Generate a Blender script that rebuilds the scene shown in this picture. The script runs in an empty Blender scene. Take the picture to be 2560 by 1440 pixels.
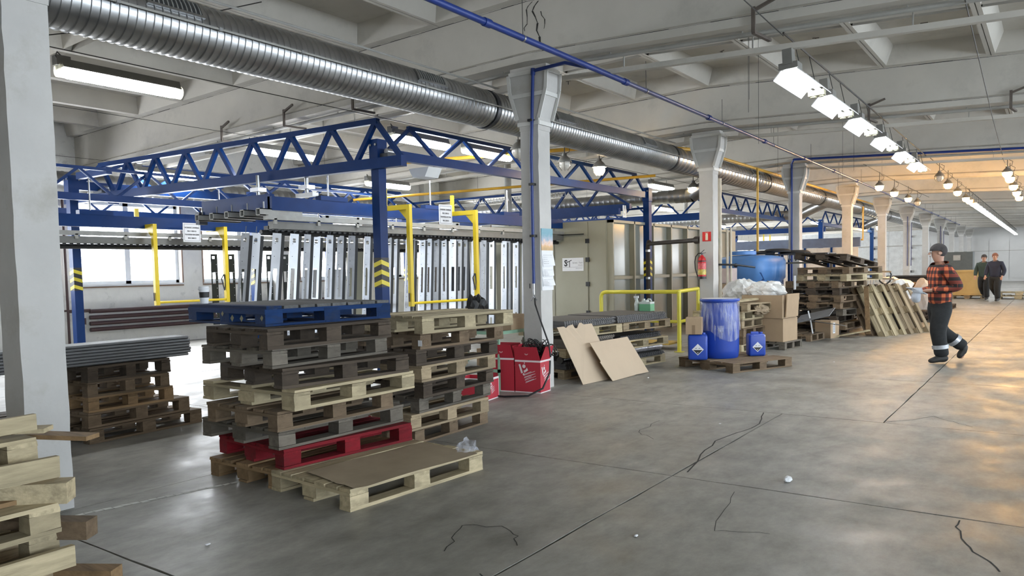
import bpy, bmesh, math, random
from mathutils import Vector, Matrix, Euler
random.seed(7)
R = random.Random(11)
sc = bpy.context.scene
col = sc.collection
PI = math.pi
# ------------------------------------------------------------------ camera
CX, CY, FP, EYE = 1280.0, 787.0, 1907.26, 1.52
yc = Vector((1360, 137, -FP)).normalized()
xc = Vector((2680, -52, FP)); xc = (xc - xc.dot(yc) * yc).normalized()
zc = xc.cross(yc)
WR = Matrix((xc, yc, zc))
cd = bpy.data.cameras.new('camera')
cam = bpy.data.objects.new('camera', cd); col.objects.link(cam)
cam.matrix_world = Matrix.Translation((0, 0, EYE)) @ WR.to_4x4()
cd.sensor_width = 36; cd.sensor_fit = 'HORIZONTAL'
cd.lens = FP / 2560 * 36
cd.shift_y = 67 / 2560
cd.clip_start = 0.05; cd.clip_end = 300
sc.camera = cam

def at(u, v, **k):
    """a point measured on the photograph, taken to a known plane of the hall (x=, y= or z=)"""
    d = WR @ Vector((u - CX, -(v - CY), -FP))
    (a, val), = k.items(); i = 'xyz'.index(a); o = Vector((0, 0, EYE))
    return o + d * ((val - o[i]) / d[i])

# ------------------------------------------------------------------ world, light, exposure
w = bpy.data.worlds.new('sky'); sc.world = w; w.use_nodes = True
bg = w.node_tree.nodes['Background']
bg.inputs[0].default_value = (0.86, 0.93, 1.0, 1); bg.inputs[1].default_value = 5.0
sc.view_settings.view_transform = 'Standard'; sc.view_settings.look = 'None'
sc.view_settings.gamma = 1; sc.view_settings.exposure = 1.1
sc.view_settings.use_curve_mapping = False
try:
    sc.cycles.use_denoising = True
    sc.cycles.sample_clamp_indirect = 4
    sc.cycles.max_bounces = 7; sc.cycles.diffuse_bounces = 4
    sc.cycles.transparent_max_bounces = 8
    sc.cycles.caustics_reflective = False; sc.cycles.caustics_refractive = False
except Exception:
    pass

def window_or_fill_light(loc, rot, sx, sy, power, colr=(0.80, 0.90, 1.0), name='daylight_or_fill_area'):
    l = bpy.data.lights.new(name, 'AREA'); l.shape = 'RECTANGLE'; l.size = sx; l.size_y = sy
    l.energy = power; l.color = colr
    o = bpy.data.objects.new(name, l); o.location = loc; o.rotation_euler = rot; col.objects.link(o)
    return o
# daylight through the window bands of the right-hand and left-hand walls
for i in range(9):
    window_or_fill_light((8.85, -4.5 + i * 6.02 + 0.9, 2.3), (0, PI / 2, 0), 1.9, 4.4, 120 if i < 4 else 75, (.74, .87, 1.0))
for i in range(11):
    window_or_fill_light((-17.2, 3.35 + i * 6.02, 2.3), (0, -PI / 2, 0), 1.7, 4.6, 190, (.93, .96, 1.0))
window_or_fill_light((2.0, -7.6, 2.3), (PI / 2, 0, 0), 9, 2.2, 25)  # added fill light from behind the camera; the back wall has no window

# ------------------------------------------------------------------ materials
MATS = {}
def mat(name, c, rough=0.6, metal=0.0, var=0.12, scale=6.0, bump=0.0, bscale=30.0, objvar=0.0, stretch=(1, 1, 1),
        emit=None, estr=0.0, alpha=1.0, spec=0.5, dirt=None, dscale=2.0, dlo=0.45, dhi=0.7, trans=0.0, coat=0.0):
    if name in MATS: return MATS[name]
    m = bpy.data.materials.new(name); m.use_nodes = True; MATS[name] = m
    nt = m.node_tree; N = nt.nodes; L = nt.links; b = N['Principled BSDF']
    b.inputs['Roughness'].default_value = rough; b.inputs['Metallic'].default_value = metal
    b.inputs['Specular IOR Level'].default_value = spec
    if coat: b.inputs['Coat Weight'].default_value = coat
    if trans: b.inputs['Transmission Weight'].default_value = trans
    m.diffuse_color = (*c, 1)
    if emit:
        b.inputs['Base Color'].default_value = (*c, 1)
        b.inputs['Emission Color'].default_value = (*emit, 1); b.inputs['Emission Strength'].default_value = estr
        return m
    tc = N.new('ShaderNodeTexCoord'); mp = N.new('ShaderNodeMapping'); mp.inputs['Scale'].default_value = stretch
    L.new(tc.outputs['Object'], mp.inputs[0])
    oi = N.new('ShaderNodeObjectInfo')
    add = N.new('ShaderNodeVectorMath'); add.operation = 'ADD'
    sc_ = N.new('ShaderNodeMath'); sc_.operation = 'MULTIPLY'; sc_.inputs[1].default_value = 37.0
    L.new(oi.outputs['Random'], sc_.inputs[0]); L.new(mp.outputs[0], add.inputs[0]); L.new(sc_.outputs[0], add.inputs[1])
    nz = N.new('ShaderNodeTexNoise'); nz.inputs['Scale'].default_value = scale; nz.inputs['Detail'].default_value = 6
    nz.inputs['Roughness'].default_value = 0.62
    L.new(add.outputs[0], nz.inputs['Vector'])
    mr = N.new('ShaderNodeMapRange'); mr.inputs[1].default_value = 0.3; mr.inputs[2].default_value = 0.7
    mr.inputs[3].default_value = 1 - var; mr.inputs[4].default_value = 1 + var
    L.new(nz.outputs['Fac'], mr.inputs[0])
    val = mr.outputs[0]
    if objvar:
        m2 = N.new('ShaderNodeMapRange'); m2.inputs[3].default_value = 1 - objvar; m2.inputs[4].default_value = 1 + objvar
        L.new(oi.outputs['Random'], m2.inputs[0])
        mu = N.new('ShaderNodeMath'); mu.operation = 'MULTIPLY'; L.new(val, mu.inputs[0]); L.new(m2.outputs[0], mu.inputs[1]); val = mu.outputs[0]
    vm = N.new('ShaderNodeVectorMath'); vm.operation = 'SCALE'; vm.inputs[0].default_value = c
    L.new(val, vm.inputs['Scale'])
    outc = vm.outputs[0]
    if dirt:
        dn = N.new('ShaderNodeTexNoise'); dn.inputs['Scale'].default_value = dscale; dn.inputs['Detail'].default_value = 8
        dn.inputs['Roughness'].default_value = 0.7
        L.new(add.outputs[0], dn.inputs['Vector'])
        dr = N.new('ShaderNodeMapRange'); dr.inputs[1].default_value = dlo; dr.inputs[2].default_value = dhi
        L.new(dn.outputs['Fac'], dr.inputs[0])
        mx = N.new('ShaderNodeMix'); mx.data_type = 'RGBA'; mx.inputs[7].default_value = (*dirt, 1)
        L.new(dr.outputs[0], mx.inputs[0]); L.new(outc, mx.inputs[6]); outc = mx.outputs[2]
    L.new(outc, b.inputs['Base Color'])
    if bump:
        bn = N.new('ShaderNodeTexNoise'); bn.inputs['Scale'].default_value = bscale; bn.inputs['Detail'].default_value = 4
        L.new(add.outputs[0], bn.inputs['Vector'])
        bp = N.new('ShaderNodeBump'); bp.inputs['Strength'].default_value = bump; bp.inputs['Distance'].default_value = 0.01
        L.new(bn.outputs['Fac'], bp.inputs['Height']); L.new(bp.outputs[0], b.inputs['Normal'])
    return m

def film(name, tint=(0.9, 0.93, 0.95), clear=0.7, rough=0.15, stretch=None):
    if name in MATS: return MATS[name]
    m = bpy.data.materials.new(name); m.use_nodes = True; MATS[name] = m
    nt = m.node_tree; N = nt.nodes; L = nt.links; b = N['Principled BSDF']; out = N['Material Output']
    b.inputs['Base Color'].default_value = (*tint, 1); b.inputs['Roughness'].default_value = rough
    tr = N.new('ShaderNodeBsdfTransparent'); mx = N.new('ShaderNodeMixShader')
    tc = N.new('ShaderNodeTexCoord'); nz = N.new('ShaderNodeTexNoise'); nz.inputs['Scale'].default_value = 9; nz.inputs['Detail'].default_value = 3
    mp = N.new('ShaderNodeMapping'); mp.inputs['Scale'].default_value = stretch or (1, 1, 1); L.new(tc.outputs['Object'], mp.inputs[0]); L.new(mp.outputs[0], nz.inputs['Vector'])
    mr = N.new('ShaderNodeMapRange'); mr.inputs[1].default_value = .35; mr.inputs[2].default_value = .7
    mr.inputs[3].default_value = clear + .15; mr.inputs[4].default_value = max(0, clear - .3)
    L.new(nz.outputs['Fac'], mr.inputs[0]); L.new(mr.outputs[0], mx.inputs[0])
    L.new(b.outputs[0], mx.inputs[1]); L.new(tr.outputs[0], mx.inputs[2]); L.new(mx.outputs[0], out.inputs[0])
    bp = N.new('ShaderNodeBump'); bp.inputs['Strength'].default_value = .8; bp.inputs['Distance'].default_value = .02
    L.new(nz.outputs['Fac'], bp.inputs['Height']); L.new(bp.outputs[0], b.inputs['Normal'])
    return m

def wood(name, c, axis, dirt=None, var=.22):
    st = (1.2, 14, 14) if axis == 'x' else (14, 1.2, 14)
    if axis == 'b': st = (9, 3, 9)
    return mat(name + '_' + axis, c, rough=.82, var=var, scale=2.2, bump=.35, bscale=6, objvar=.22, stretch=st, spec=.25,
               dirt=dirt or tuple(x * .45 for x in c), dscale=.9, dlo=.52, dhi=.78)
TONES = {'pale': (.30, .235, .15), 'warm': (.24, .155, .08), 'grey': (.135, .118, .095), 'dark': (.068, .052, .038),
         'blue': (.006, .028, .10), 'red': (.18, .008, .014), 'cream': (.40, .335, .215), 'brown': (.165, .118, .075)}
def W(t, a): return wood('wood_' + t, TONES[t], a, dirt=(.03, .035, .04) if t == 'blue' else ((.07, .015, .015) if t == 'red' else None))
blue = mat('blue_paint', (.003, .030, .135), rough=.42, var=.12, scale=4, spec=.2)
bluel = mat('blue_pipe_paint', (.008, .032, .19), rough=.42, var=.1)
white = mat('white_plaster', (.68, .67, .63), rough=.75, var=.05, scale=5, bump=.25, bscale=14, dirt=(.36, .36, .34), dscale=3, dlo=.56, dhi=.75)
concrete_w = mat('whitewash_concrete', (.50, .49, .47), rough=.85, var=.07, scale=2.5, bump=.3, bscale=12, dirt=(.36, .34, .29), dscale=1.6, dlo=.55, dhi=.8)
beamc = mat('grey_whitewash', (.53, .505, .455), rough=.85, var=.06, scale=1.5, bump=.25, bscale=8, dirt=(.40, .385, .35), dscale=1.1, dlo=.52, dhi=.75)
coffer = mat('coffer_concrete', (.50, .385, .24), rough=.9, var=.10, scale=1.3, bump=.2, bscale=9, dirt=(.33, .28, .2), dscale=.7, dlo=.5, dhi=.72, objvar=.05)
galv = mat('galvanised_steel', (.42, .425, .43), rough=.34, metal=1, var=.16, scale=3, bump=.08, bscale=18)
steel = mat('bare_steel', (.50, .51, .54), rough=.38, metal=.85, var=.1, scale=3)
steeld = mat('dark_steel', (.07, .075, .085), rough=.42, metal=.7, var=.2, scale=4)
greyrail = mat('grey_rail', (.30, .30, .285), rough=.5, metal=.4, var=.15, scale=5)
black = mat('black_plastic', (.012, .012, .013), rough=.45, var=.2)
blackr = mat('black_rubber', (.02, .02, .021), rough=.7, var=.25, scale=12)
yellow = mat('yellow_paint', (.72, .53, .015), rough=.4, var=.07, scale=5)
yellowp = mat('yellow_pipe_paint', (.55, .31, .03), rough=.45, var=.15)
brownp = mat('maroon_paint', (.045, .018, .018), rough=.45, var=.2)
cream = mat('cream_sheet_metal', (.30, .29, .225), rough=.42, var=.06, scale=1.2, spec=.4)
paper = mat('white_paper', (.72, .73, .75), rough=.7, var=.03)
ink = mat('black_ink', (.02, .02, .022), rough=.6, var=0)
inkg = mat('grey_ink', (.22, .22, .24), rough=.6, var=0)
card = mat('cardboard', (.40, .29, .185), rough=.85, var=.05, scale=5)
cardl = mat('tan_card', (.50, .395, .285), rough=.8, var=.035, scale=3, dirt=(.38, .29, .2), dscale=1.2, dlo=.6, dhi=.85)
carddk = mat('brown_tape', (.25, .17, .10), rough=.5, var=.03)
redc = mat('red_card', (.42, .022, .04), rough=.5, var=.06, scale=4)
whitec = mat('white_print', (.72, .66, .66), rough=.6, var=.03)
bluep = mat('blue_drum_plastic', (.014, .055, .36), rough=.36, var=.06, scale=4)
tankb = mat('tank_plastic', (.10, .26, .60), rough=.42, var=.07, scale=3, dirt=(.2, .2, .22), dscale=1.5, dlo=.6, dhi=.85)
glow = mat('fluorescent_tube', (1, 1, 1), emit=(.93, .97, 1.0), estr=38)
glowfar = mat('fluorescent_tube_far', (1, 1, 1), emit=(.95, .98, 1.0), estr=16)
globeg = mat('sodium_globe', (1, .8, .5), emit=(1.0, .55, .17), estr=150)
globew = mat('warm_globe', (1, .85, .6), emit=(1.0, .74, .40), estr=60)
globeoff = film('globe_glass', (.75, .72, .65), .25, .1)
housing = mat('lamp_housing_grey', (.17, .165, .15), rough=.5, var=.12)
reflw = mat('lamp_reflector_white', (.85, .86, .86), rough=.35, var=.02)
lens = film('lamp_lens', (.9, .88, .75), .35, .2)
glass = film('window_glass', (.9, .93, .95), .9, .05)
clearf = film('stretch_film', (.75, .78, .88), .80, .12)
baggy = film('white_bag_film', (.88, .88, .86), .12, .3)
wirem = mat('wire_dark', (.035, .033, .03), rough=.6, var=.1)
condm = mat('conduit_grey', (.33, .325, .30), rough=.6, var=.1)
rustw = mat('rust_bracket', (.12, .10, .085), rough=.8, var=.2)
tape_y = mat('tape_yellow', (.75, .62, .03), rough=.4, var=.05)
ground_m = mat('asphalt_outside', (.4, .4, .4), rough=.9)

# floor concrete: blotchy, lightly polished
def floor_mat():
    m = bpy.data.materials.new('polished_concrete'); m.use_nodes = True; nt = m.node_tree; N = nt.nodes; L = nt.links
    b = N['Principled BSDF']; g = N.new('ShaderNodeNewGeometry')
    def noise(s, d=6, r=.6, stretch=None):
        n = N.new('ShaderNodeTexNoise'); n.inputs['Scale'].default_value = s; n.inputs['Detail'].default_value = d; n.inputs['Roughness'].default_value = r
        if stretch:
            mp = N.new('ShaderNodeMapping'); mp.inputs['Scale'].default_value = stretch; L.new(g.outputs['Position'], mp.inputs[0]); L.new(mp.outputs[0], n.inputs['Vector'])
        else: L.new(g.outputs['Position'], n.inputs['Vector'])
        return n
    n1 = noise(.45, 5, .55); n2 = noise(5, 10, .72, (1, .55, 1)); n3 = noise(1.6, 8, .7)
    cr = N.new('ShaderNodeValToRGB'); L.new(n1.outputs['Fac'], cr.inputs[0])
    cr.color_ramp.elements[0].position = .32; cr.color_ramp.elements[0].color = (.215, .208, .186, 1)
    cr.color_ramp.elements[1].position = .68; cr.color_ramp.elements[1].color = (.33, .318, .285, 1)
    m2 = N.new('ShaderNodeMapRange'); m2.inputs[1].default_value = .3; m2.inputs[2].default_value = .72; m2.inputs[3].default_value = .66; m2.inputs[4].default_value = 1.36
    L.new(n2.outputs['Fac'], m2.inputs[0])
    m3 = N.new('ShaderNodeMapRange'); m3.inputs[1].default_value = .35; m3.inputs[2].default_value = .7; m3.inputs[3].default_value = .85; m3.inputs[4].default_value = 1.16
    L.new(n3.outputs['Fac'], m3.inputs[0])
    mu = N.new('ShaderNodeMath'); mu.operation = 'MULTIPLY'; L.new(m2.outputs[0], mu.inputs[0]); L.new(m3.outputs[0], mu.inputs[1])
    vm = N.new('ShaderNodeVectorMath'); vm.operation = 'SCALE'; L.new(cr.outputs[0], vm.inputs[0]); L.new(mu.outputs[0], vm.inputs['Scale'])
    L.new(vm.outputs[0], b.inputs['Base Color'])
    rr = N.new('ShaderNodeMapRange'); rr.inputs[1].default_value = .3; rr.inputs[2].default_value = .7; rr.inputs[3].default_value = .33; rr.inputs[4].default_value = .68
    L.new(n3.outputs['Fac'], rr.inputs[0]); L.new(rr.outputs[0], b.inputs['Roughness'])
    bp = N.new('ShaderNodeBump'); bp.inputs['Strength'].default_value = .12; bp.inputs['Distance'].default_value = .01
    L.new(n2.outputs['Fac'], bp.inputs['Height']); L.new(bp.outputs[0], b.inputs['Normal'])
    return m
floorm = floor_mat()

# ------------------------------------------------------------------ mesh helpers
class MB:
    def __init__(s): s.v = []; s.f = []; s.sm = False
    def add(s, vs, fs):
        n = len(s.v); s.v += [tuple(x) for x in vs]; s.f += [tuple(i + n for i in f) for f in fs]; return s
    def box(s, x0, y0, z0, x1, y1, z1, j=0.0):
        vs = [(x, y, z) for z in (z0, z1) for y in (y0, y1) for x in (x0, x1)]
        if j: vs = [tuple(c + R.uniform(-j, j) for c in v) for v in vs]
        return s.add(vs, [(0, 2, 3, 1), (4, 5, 7, 6), (0, 1, 5, 4), (2, 6, 7, 3), (0, 4, 6, 2), (1, 3, 7, 5)])
    def cbox(s, c, sx, sy, sz, rot=None):
        vs = [Vector((x * sx / 2, y * sy / 2, z * sz / 2)) for z in (-1, 1) for y in (-1, 1) for x in (-1, 1)]
        if rot is not None: vs = [rot @ v for v in vs]
        return s.add([Vector(c) + v for v in vs], [(0, 2, 3, 1), (4, 5, 7, 6), (0, 1, 5, 4), (2, 6, 7, 3), (0, 4, 6, 2), (1, 3, 7, 5)])
    def bar(s, p, q, a, b=None, up=(0, 0, 1)):
        """rectangular bar from p to q, a = width (sideways), b = height"""
        b = b or a; p = Vector(p); q = Vector(q); d = (q - p).normalized(); u = Vector(up)
        if abs(d.dot(u)) > .99: u = Vector((0, 1, 0))
        sd = d.cross(u).normalized(); u = sd.cross(d).normalized()
        vs = [o + sd * (i * a / 2) + u * (k * b / 2) for o in (p, q) for k in (-1, 1) for i in (-1, 1)]
        return s.add(vs, [(0, 1, 3, 2), (4, 6, 7, 5), (0, 4, 5, 1), (2, 3, 7, 6), (0, 2, 6, 4), (1, 5, 7, 3)])
    def tube(s, pts, r, n=8, caps=True):
        pts = [Vector(p) for p in pts]; rings = []; up = None
        for i, p in enumerate(pts):
            d = (pts[min(i + 1, len(pts) - 1)] - pts[max(i - 1, 0)]).normalized()
            if up is None: up = Vector((0, 0, 1)) if abs(d.z) < .9 else Vector((1, 0, 0))
            a = d.cross(up).normalized(); up = a.cross(d).normalized()
            rr = r[i] if isinstance(r, (list, tuple)) else r
            rings.append([p + (a * math.cos(2 * PI * k / n) + up * math.sin(2 * PI * k / n)) * rr for k in range(n)])
        vs = [v for g in rings for v in g]; fs = []
        for i in range(len(pts) - 1):
            for k in range(n):
                fs.append((i * n + k, i * n + (k + 1) % n, (i + 1) * n + (k + 1) % n, (i + 1) * n + k))
        if caps: fs += [tuple(range(n))[::-1], tuple((len(pts) - 1) * n + k for k in range(n))]
        s.sm = True; return s.add(vs, fs)
    def lathe(s, prof, c=(0, 0, 0), n=20, ax='z', ex=1, ey=1):
        vs = []; fs = []; m = len(prof)
        for k in range(n):
            a = 2 * PI * k / n
            for r, z in prof:
                x, y = r * math.cos(a) * ex, r * math.sin(a) * ey
                if ax == 'z': vs.append((c[0] + x, c[1] + y, c[2] + z))
                elif ax == 'y': vs.append((c[0] + y, c[1] + z, c[2] + x))
                else: vs.append((c[0] + z, c[1] + x, c[2] + y))
        for k in range(n):
            k2 = (k + 1) % n
            for i in range(m - 1): fs.append((k * m + i, k2 * m + i, k2 * m + i + 1, k * m + i + 1))
        s.sm = True; return s.add(vs, fs)
    def prism(s, poly, axis, a, b):
        """poly of 2-D points, extruded along axis from a to b"""
        n = len(poly); out = []
        for t in (a, b):
            for p, q in poly: out.append({'x': (t, p, q), 'y': (p, t, q), 'z': (p, q, t)}[axis])
        fs = [tuple(range(n)), tuple(range(n, 2 * n))[::-1]] + [(i, i + n, (i + 1) % n + n, (i + 1) % n) for i in range(n)]
        return s.add(out, fs)
    def mesh(s, name, m, smooth=None):
        me = bpy.data.meshes.new(name); me.from_pydata(s.v, [], s.f)
        for x in (m if isinstance(m, (list, tuple)) else [m]): me.materials.append(x)
        if smooth if smooth is not None else s.sm:
            me.polygons.foreach_set('use_smooth', [True] * len(me.polygons))
            try: me.set_sharp_from_angle(angle=.7)
            except Exception: pass
        bm = bmesh.new(); bm.from_mesh(me); bmesh.ops.recalc_face_normals(bm, faces=bm.faces); bm.to_mesh(me); bm.free()
        return me
    def build(s, name, m, parent=None, loc=None, rot=None, world=True, smooth=None):
        """vertices are world coordinates unless world=False; parents carry plain translations"""
        if parent is not None and world and loc is None:
            off = total(parent); s.v = [(x - off.x, y - off.y, z - off.z) for x, y, z in s.v]
        o = bpy.data.objects.new(name, s.mesh(name, m, smooth)); col.objects.link(o)
        if parent is not None: o.parent = parent; KIDS.setdefault(parent.name, []).append(o)
        if loc is not None: o.location = loc
        if rot is not None: o.rotation_euler = rot
        return o
def total(o):
    v = Vector((0, 0, 0))
    while o is not None: v += o.location; o = o.parent
    return v
def T(name, label, cat, loc=(0, 0, 0), rz=0, group=None):
    o = bpy.data.objects.new(name, None); o.empty_display_size = .1; col.objects.link(o)
    o.location = loc; o.rotation_euler = (0, 0, rz); return tag(o, label, cat, group)
def tag(o, label=None, cat=None, group=None, kind=None):
    if label: o['label'] = label
    if cat: o['category'] = cat
    if group: o['group'] = group
    if kind: o['kind'] = kind
    return o
KIDS = {}
NTH = 'first second third fourth fifth sixth seventh eighth ninth tenth eleventh twelfth thirteenth fourteenth fifteenth sixteenth seventeenth eighteenth nineteenth twentieth twenty-first twenty-second twenty-third twenty-fourth twenty-fifth twenty-sixth twenty-seventh twenty-eighth twenty-ninth thirtieth'.split()
def copy_tree(o, label=None, group=None, parent=None):
    c = o.copy(); col.objects.link(c); c.parent = parent
    if label: c['label'] = label
    if group: c['group'] = group
    for ch in KIDS.get(o.name, []):
        KIDS.setdefault(c.name, []).append(copy_tree(ch, parent=c))
    return c
def lab(o, l): o['label'] = l; return o
def text(s, size, loc, rot, m, parent, name='lettering', align='CENTER', bold=0.0, sx=1.0):
    cu = bpy.data.curves.new(name, 'FONT'); cu.body = s; cu.size = size; cu.align_x = align; cu.align_y = 'CENTER'
    cu.offset = bold; cu.extrude = .0006; cu.resolution_u = 2
    tmp = bpy.data.objects.new(name, cu); col.objects.link(tmp)
    dg = bpy.context.evaluated_depsgraph_get(); me = bpy.data.meshes.new_from_object(tmp.evaluated_get(dg))
    bpy.data.objects.remove(tmp); me.materials.clear(); me.materials.append(m)
    o = bpy.data.objects.new(name, me); col.objects.link(o); o.location = Vector(loc) - total(parent); o.rotation_euler = rot; o.scale = (sx, 1, 1)
    o.parent = parent; KIDS.setdefault(parent.name, []).append(o); return o

# ------------------------------------------------------------------ the hall
XL, XR, YB, YF = -17.4, 9.0, -8.0, 69.0
PITCH = 6.02
def yk(k): return 2.25 + PITCH * k
def zt(x): return 4.92 - (.048 if x > -5.5 else .026) * abs(x + 5.5)     # top of the beams
def zb(x): return 4.17 - (.042 if x > -5.5 else .026) * abs(x + 5.5)     # underside of the beams
# floor: concrete slabs cast bay by bay, joints between them
floor = MB().box(XL - 1, YB - 1, -.25, XR + 1, YF + 1, -.012).build('floor', mat('joint_dark', (.03, .03, .028), rough=.9, var=.1)); tag(floor, kind='structure')
ys = [-8, -4.0, -.9, 2.09, 5.16, 7.93] + [7.93 + 3.01 * i for i in range(1, 20)] + [69]
xsA = [-17.4, -14.3, -11.3, -8.3, -5.3, -2.27, .8, 3.9, 9]
xsB = [-17.4, -14.3, -11.3, -8.3, -5.3, -1.32, 1.7, 4.7, 9]
for j in range(len(ys) - 1):
    xs = xsA if ys[j] < 7.9 else xsB
    y1 = min(ys[j + 1], 69)
    if ys[j] >= 69: break
    for i in range(len(xs) - 1):
        g = .006
        a, b_, c_, d_ = xs[i] + g, ys[j] + g, xs[i + 1] - g, y1 - g
        q = MB(); n = 10; pts = []
        def edge(p0, p1, n=n):
            return [(p0[0] + (p1[0] - p0[0]) * t / n + (R.uniform(-.006, .006) if 0 < t < n else 0), p0[1] + (p1[1] - p0[1]) * t / n + (R.uniform(-.006, .006) if 0 < t < n else 0)) for t in range(n)]
        ring = edge((a, b_), (c_, b_)) + edge((c_, b_), (c_, d_)) + edge((c_, d_), (a, d_)) + edge((a, d_), (a, b_))
        ring = [(min(max(x, xs[i] + .003), xs[i + 1] - .003), min(max(y, ys[j] + .003), y1 - .003)) for x, y in ring]
        q.prism(ring, 'z', -.1, 0.0); q.build('concrete_slab', floorm, floor, smooth=False)
# cracks: the wandering crack beside the joint and a few short ones, dark and thin, lying in the slab surface
def crack(pts, wd=.008, seed=1):
    rr = random.Random(seed); q = MB(); P = []
    for (a, b) in zip(pts[:-1], pts[1:]):
        for t in range(6): P.append((a[0] + (b[0] - a[0]) * t / 6 + rr.uniform(-.02, .02), a[1] + (b[1] - a[1]) * t / 6 + rr.uniform(-.02, .02)))
    P.append(pts[-1])
    for a, b in zip(P[:-1], P[1:]):
        d = Vector((b[0] - a[0], b[1] - a[1], 0)).normalized(); nrm = Vector((-d.y, d.x, 0)) * wd / 2
        q.add([(a[0] - nrm.x, a[1] - nrm.y, .0012), (b[0] - nrm.x, b[1] - nrm.y, .0012), (b[0] + nrm.x, b[1] + nrm.y, .0012), (a[0] + nrm.x, a[1] + nrm.y, .0012)], [(0, 1, 2, 3)])
    q.build('crack', MATS['joint_dark'], floor)
crack([(-2.2, 5.3), (-2.42, 6.4), (-2.3, 7.2), (-2.45, 7.9)], .012, 3)
crack([(-2.4, 3.4), (-2.62, 3.6), (-2.9, 3.5), (-2.7, 3.1)], .006, 4)
crack([(-2.35, 2.95), (-2.05, 2.7), (-1.9, 2.35)], .009, 5)
crack([(-.45, 5.1), (-.38, 4.7), (-.2, 4.35)], .009, 6)
crack([(-1.3, 7.95), (-.95, 8.5), (-.6, 8.1)], .006, 8)
crack([(-3.2, 7.0), (-3.15, 6.4), (-2.9, 6.2)], .005, 9)
crack([(-1.75, 5.0), (-1.6, 4.2), (-1.3, 4.3)], .004, 10)
# worn pale stripe of old paint by the first column
q = MB()
for i in range(26):
    t = i / 26; x = -5.15 + .3 * t; y = 2.3 + 1.45 * t
    q.add([(x - .02 + R.uniform(-.012, .012), y, .0015), (x + .02 + R.uniform(-.012, .012), y, .0015), (x + .03 + R.uniform(-.012, .012), y + .05, .0015), (x - .01, y + .05, .0015)], [(0, 1, 2, 3)])
q.build('worn_paint_stripe', mat('worn_paint', (.62, .62, .58), rough=.8), floor)

# walls
wl = MB()
def wall_holes(mb, x0, x1, ya, yb, z0, z1, holes):
    """wall slab lying in a plane of constant x with rectangular openings (y0, y1, z0, z1)"""
    y = ya
    for (a, b, c, d) in holes:
        mb.box(x0, y, z0, x1, a, z1); mb.box(x0, a, z0, x1, b, c); mb.box(x0, a, d, x1, b, z1); y = b
    mb.box(x0, y, z0, x1, yb, z1)
LW = [(8.12 + PITCH * k + s, 8.12 + PITCH * k + s + 2.42, 1.42, 3.28) for k in range(-1, 10) for s in (0, 3.0) if 8.12 + PITCH * k + s + 2.5 < 68]
wall_holes(wl, XL - .3, XL, YB, YF, 0, 5.2, LW)
tag(wl.build('wall_left', white), kind='structure')
RW = [(-6.8 + PITCH * k, -6.8 + PITCH * k + 4.4, 1.2, 3.3) for k in range(0, 12)]
wr_ = MB(); wall_holes(wr_, XR, XR + .3, YB, YF, 0, 5.2, RW)
tag(wr_.build('wall_right', white), kind='structure')
wb = MB(); wb.box(XL - .3, YB - .3, 0, XR + .3, YB, 5.2); tag(wb.build('wall_back', white), kind='structure')
wf = MB().box(XL - .3, YF, 0, XR + .3, YF + .3, 5.4).build('wall_far', mat('far_panel', (.55, .55, .54), rough=.6, var=.04, scale=1)); tag(wf, kind='structure')
for i in range(20):
    x = XL + i * 1.32
    MB().box(x + .01, YF - .04, .25, x + 1.30, YF + .01, 3.1).build('wall_panel', MATS['far_panel'], wf)
MB().box(XL, YF - .06, 2.3, XR, YF - .02, 2.34).build('rail', condm, wf)
wn = 1
for (a, b, c, d) in LW[:12]:
    f = MB(); fm = mat('window_frame_white', (.62, .63, .64), rough=.5, var=.03)
    for (p, q_, r_, s_) in ((a, b, c, c + .07), (a, b, d - .07, d), (a, a + .07, c, d), (b - .07, b, c, d), ((a + b) / 2 - .1, (a + b) / 2 + .02, c, d)):
        f.box(XL - .22, p, r_, XL - .14, q_, s_)
    o = f.build('window_%d' % wn, fm); tag(o, kind='structure'); wn += 1
    for (p, q_) in ((a + .07, (a + b) / 2 - .1), ((a + b) / 2 + .02, b - .07)):
        MB().box(XL - .185, p, c + .07, XL - .175, q_, d - .07).build('pane', glass, o)
    MB().box(XL - .13, a - .02, c - .04, XL + .06, b + .02, c - .002).build('window_sill', fm, o)
    q = MB(); tm = mat('trim_brown', (.28, .19, .14), rough=.7)
    q.box(XL + .0, b + .0, c - .04, XL + .02, b + .03, d); q.box(XL + .0, a - .03, c - .04, XL + .02, a, d); q.box(XL, a - .03, c - .075, XL + .02, b + .03, c - .045)
    q.build('window_trim', tm, o)
for k in range(12):
    o = MB().box(XL, yk(k) - .9 + 6.02 - .22, 0, XL + .22, yk(k) - .9 + 6.02 + .26, 4.6).build('trim_%d' % (k + 1), white); tag(o, kind='structure')
# heating pipes riser and branch
q = T('heating_riser', 'thin maroon heating riser pipe on the left wall beside the pilaster', 'pipe', (XL + .3, 7.72, 0))
MB().tube([(XL + .3, 7.72, .0), (XL + .3, 7.72, 3.6)], .028).build('riser', brownp, q)
MB().tube([(XL + .26, 7.3, .88), (XL + .26, 8.2, .88)], .02).build('branch', brownp, q)
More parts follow.
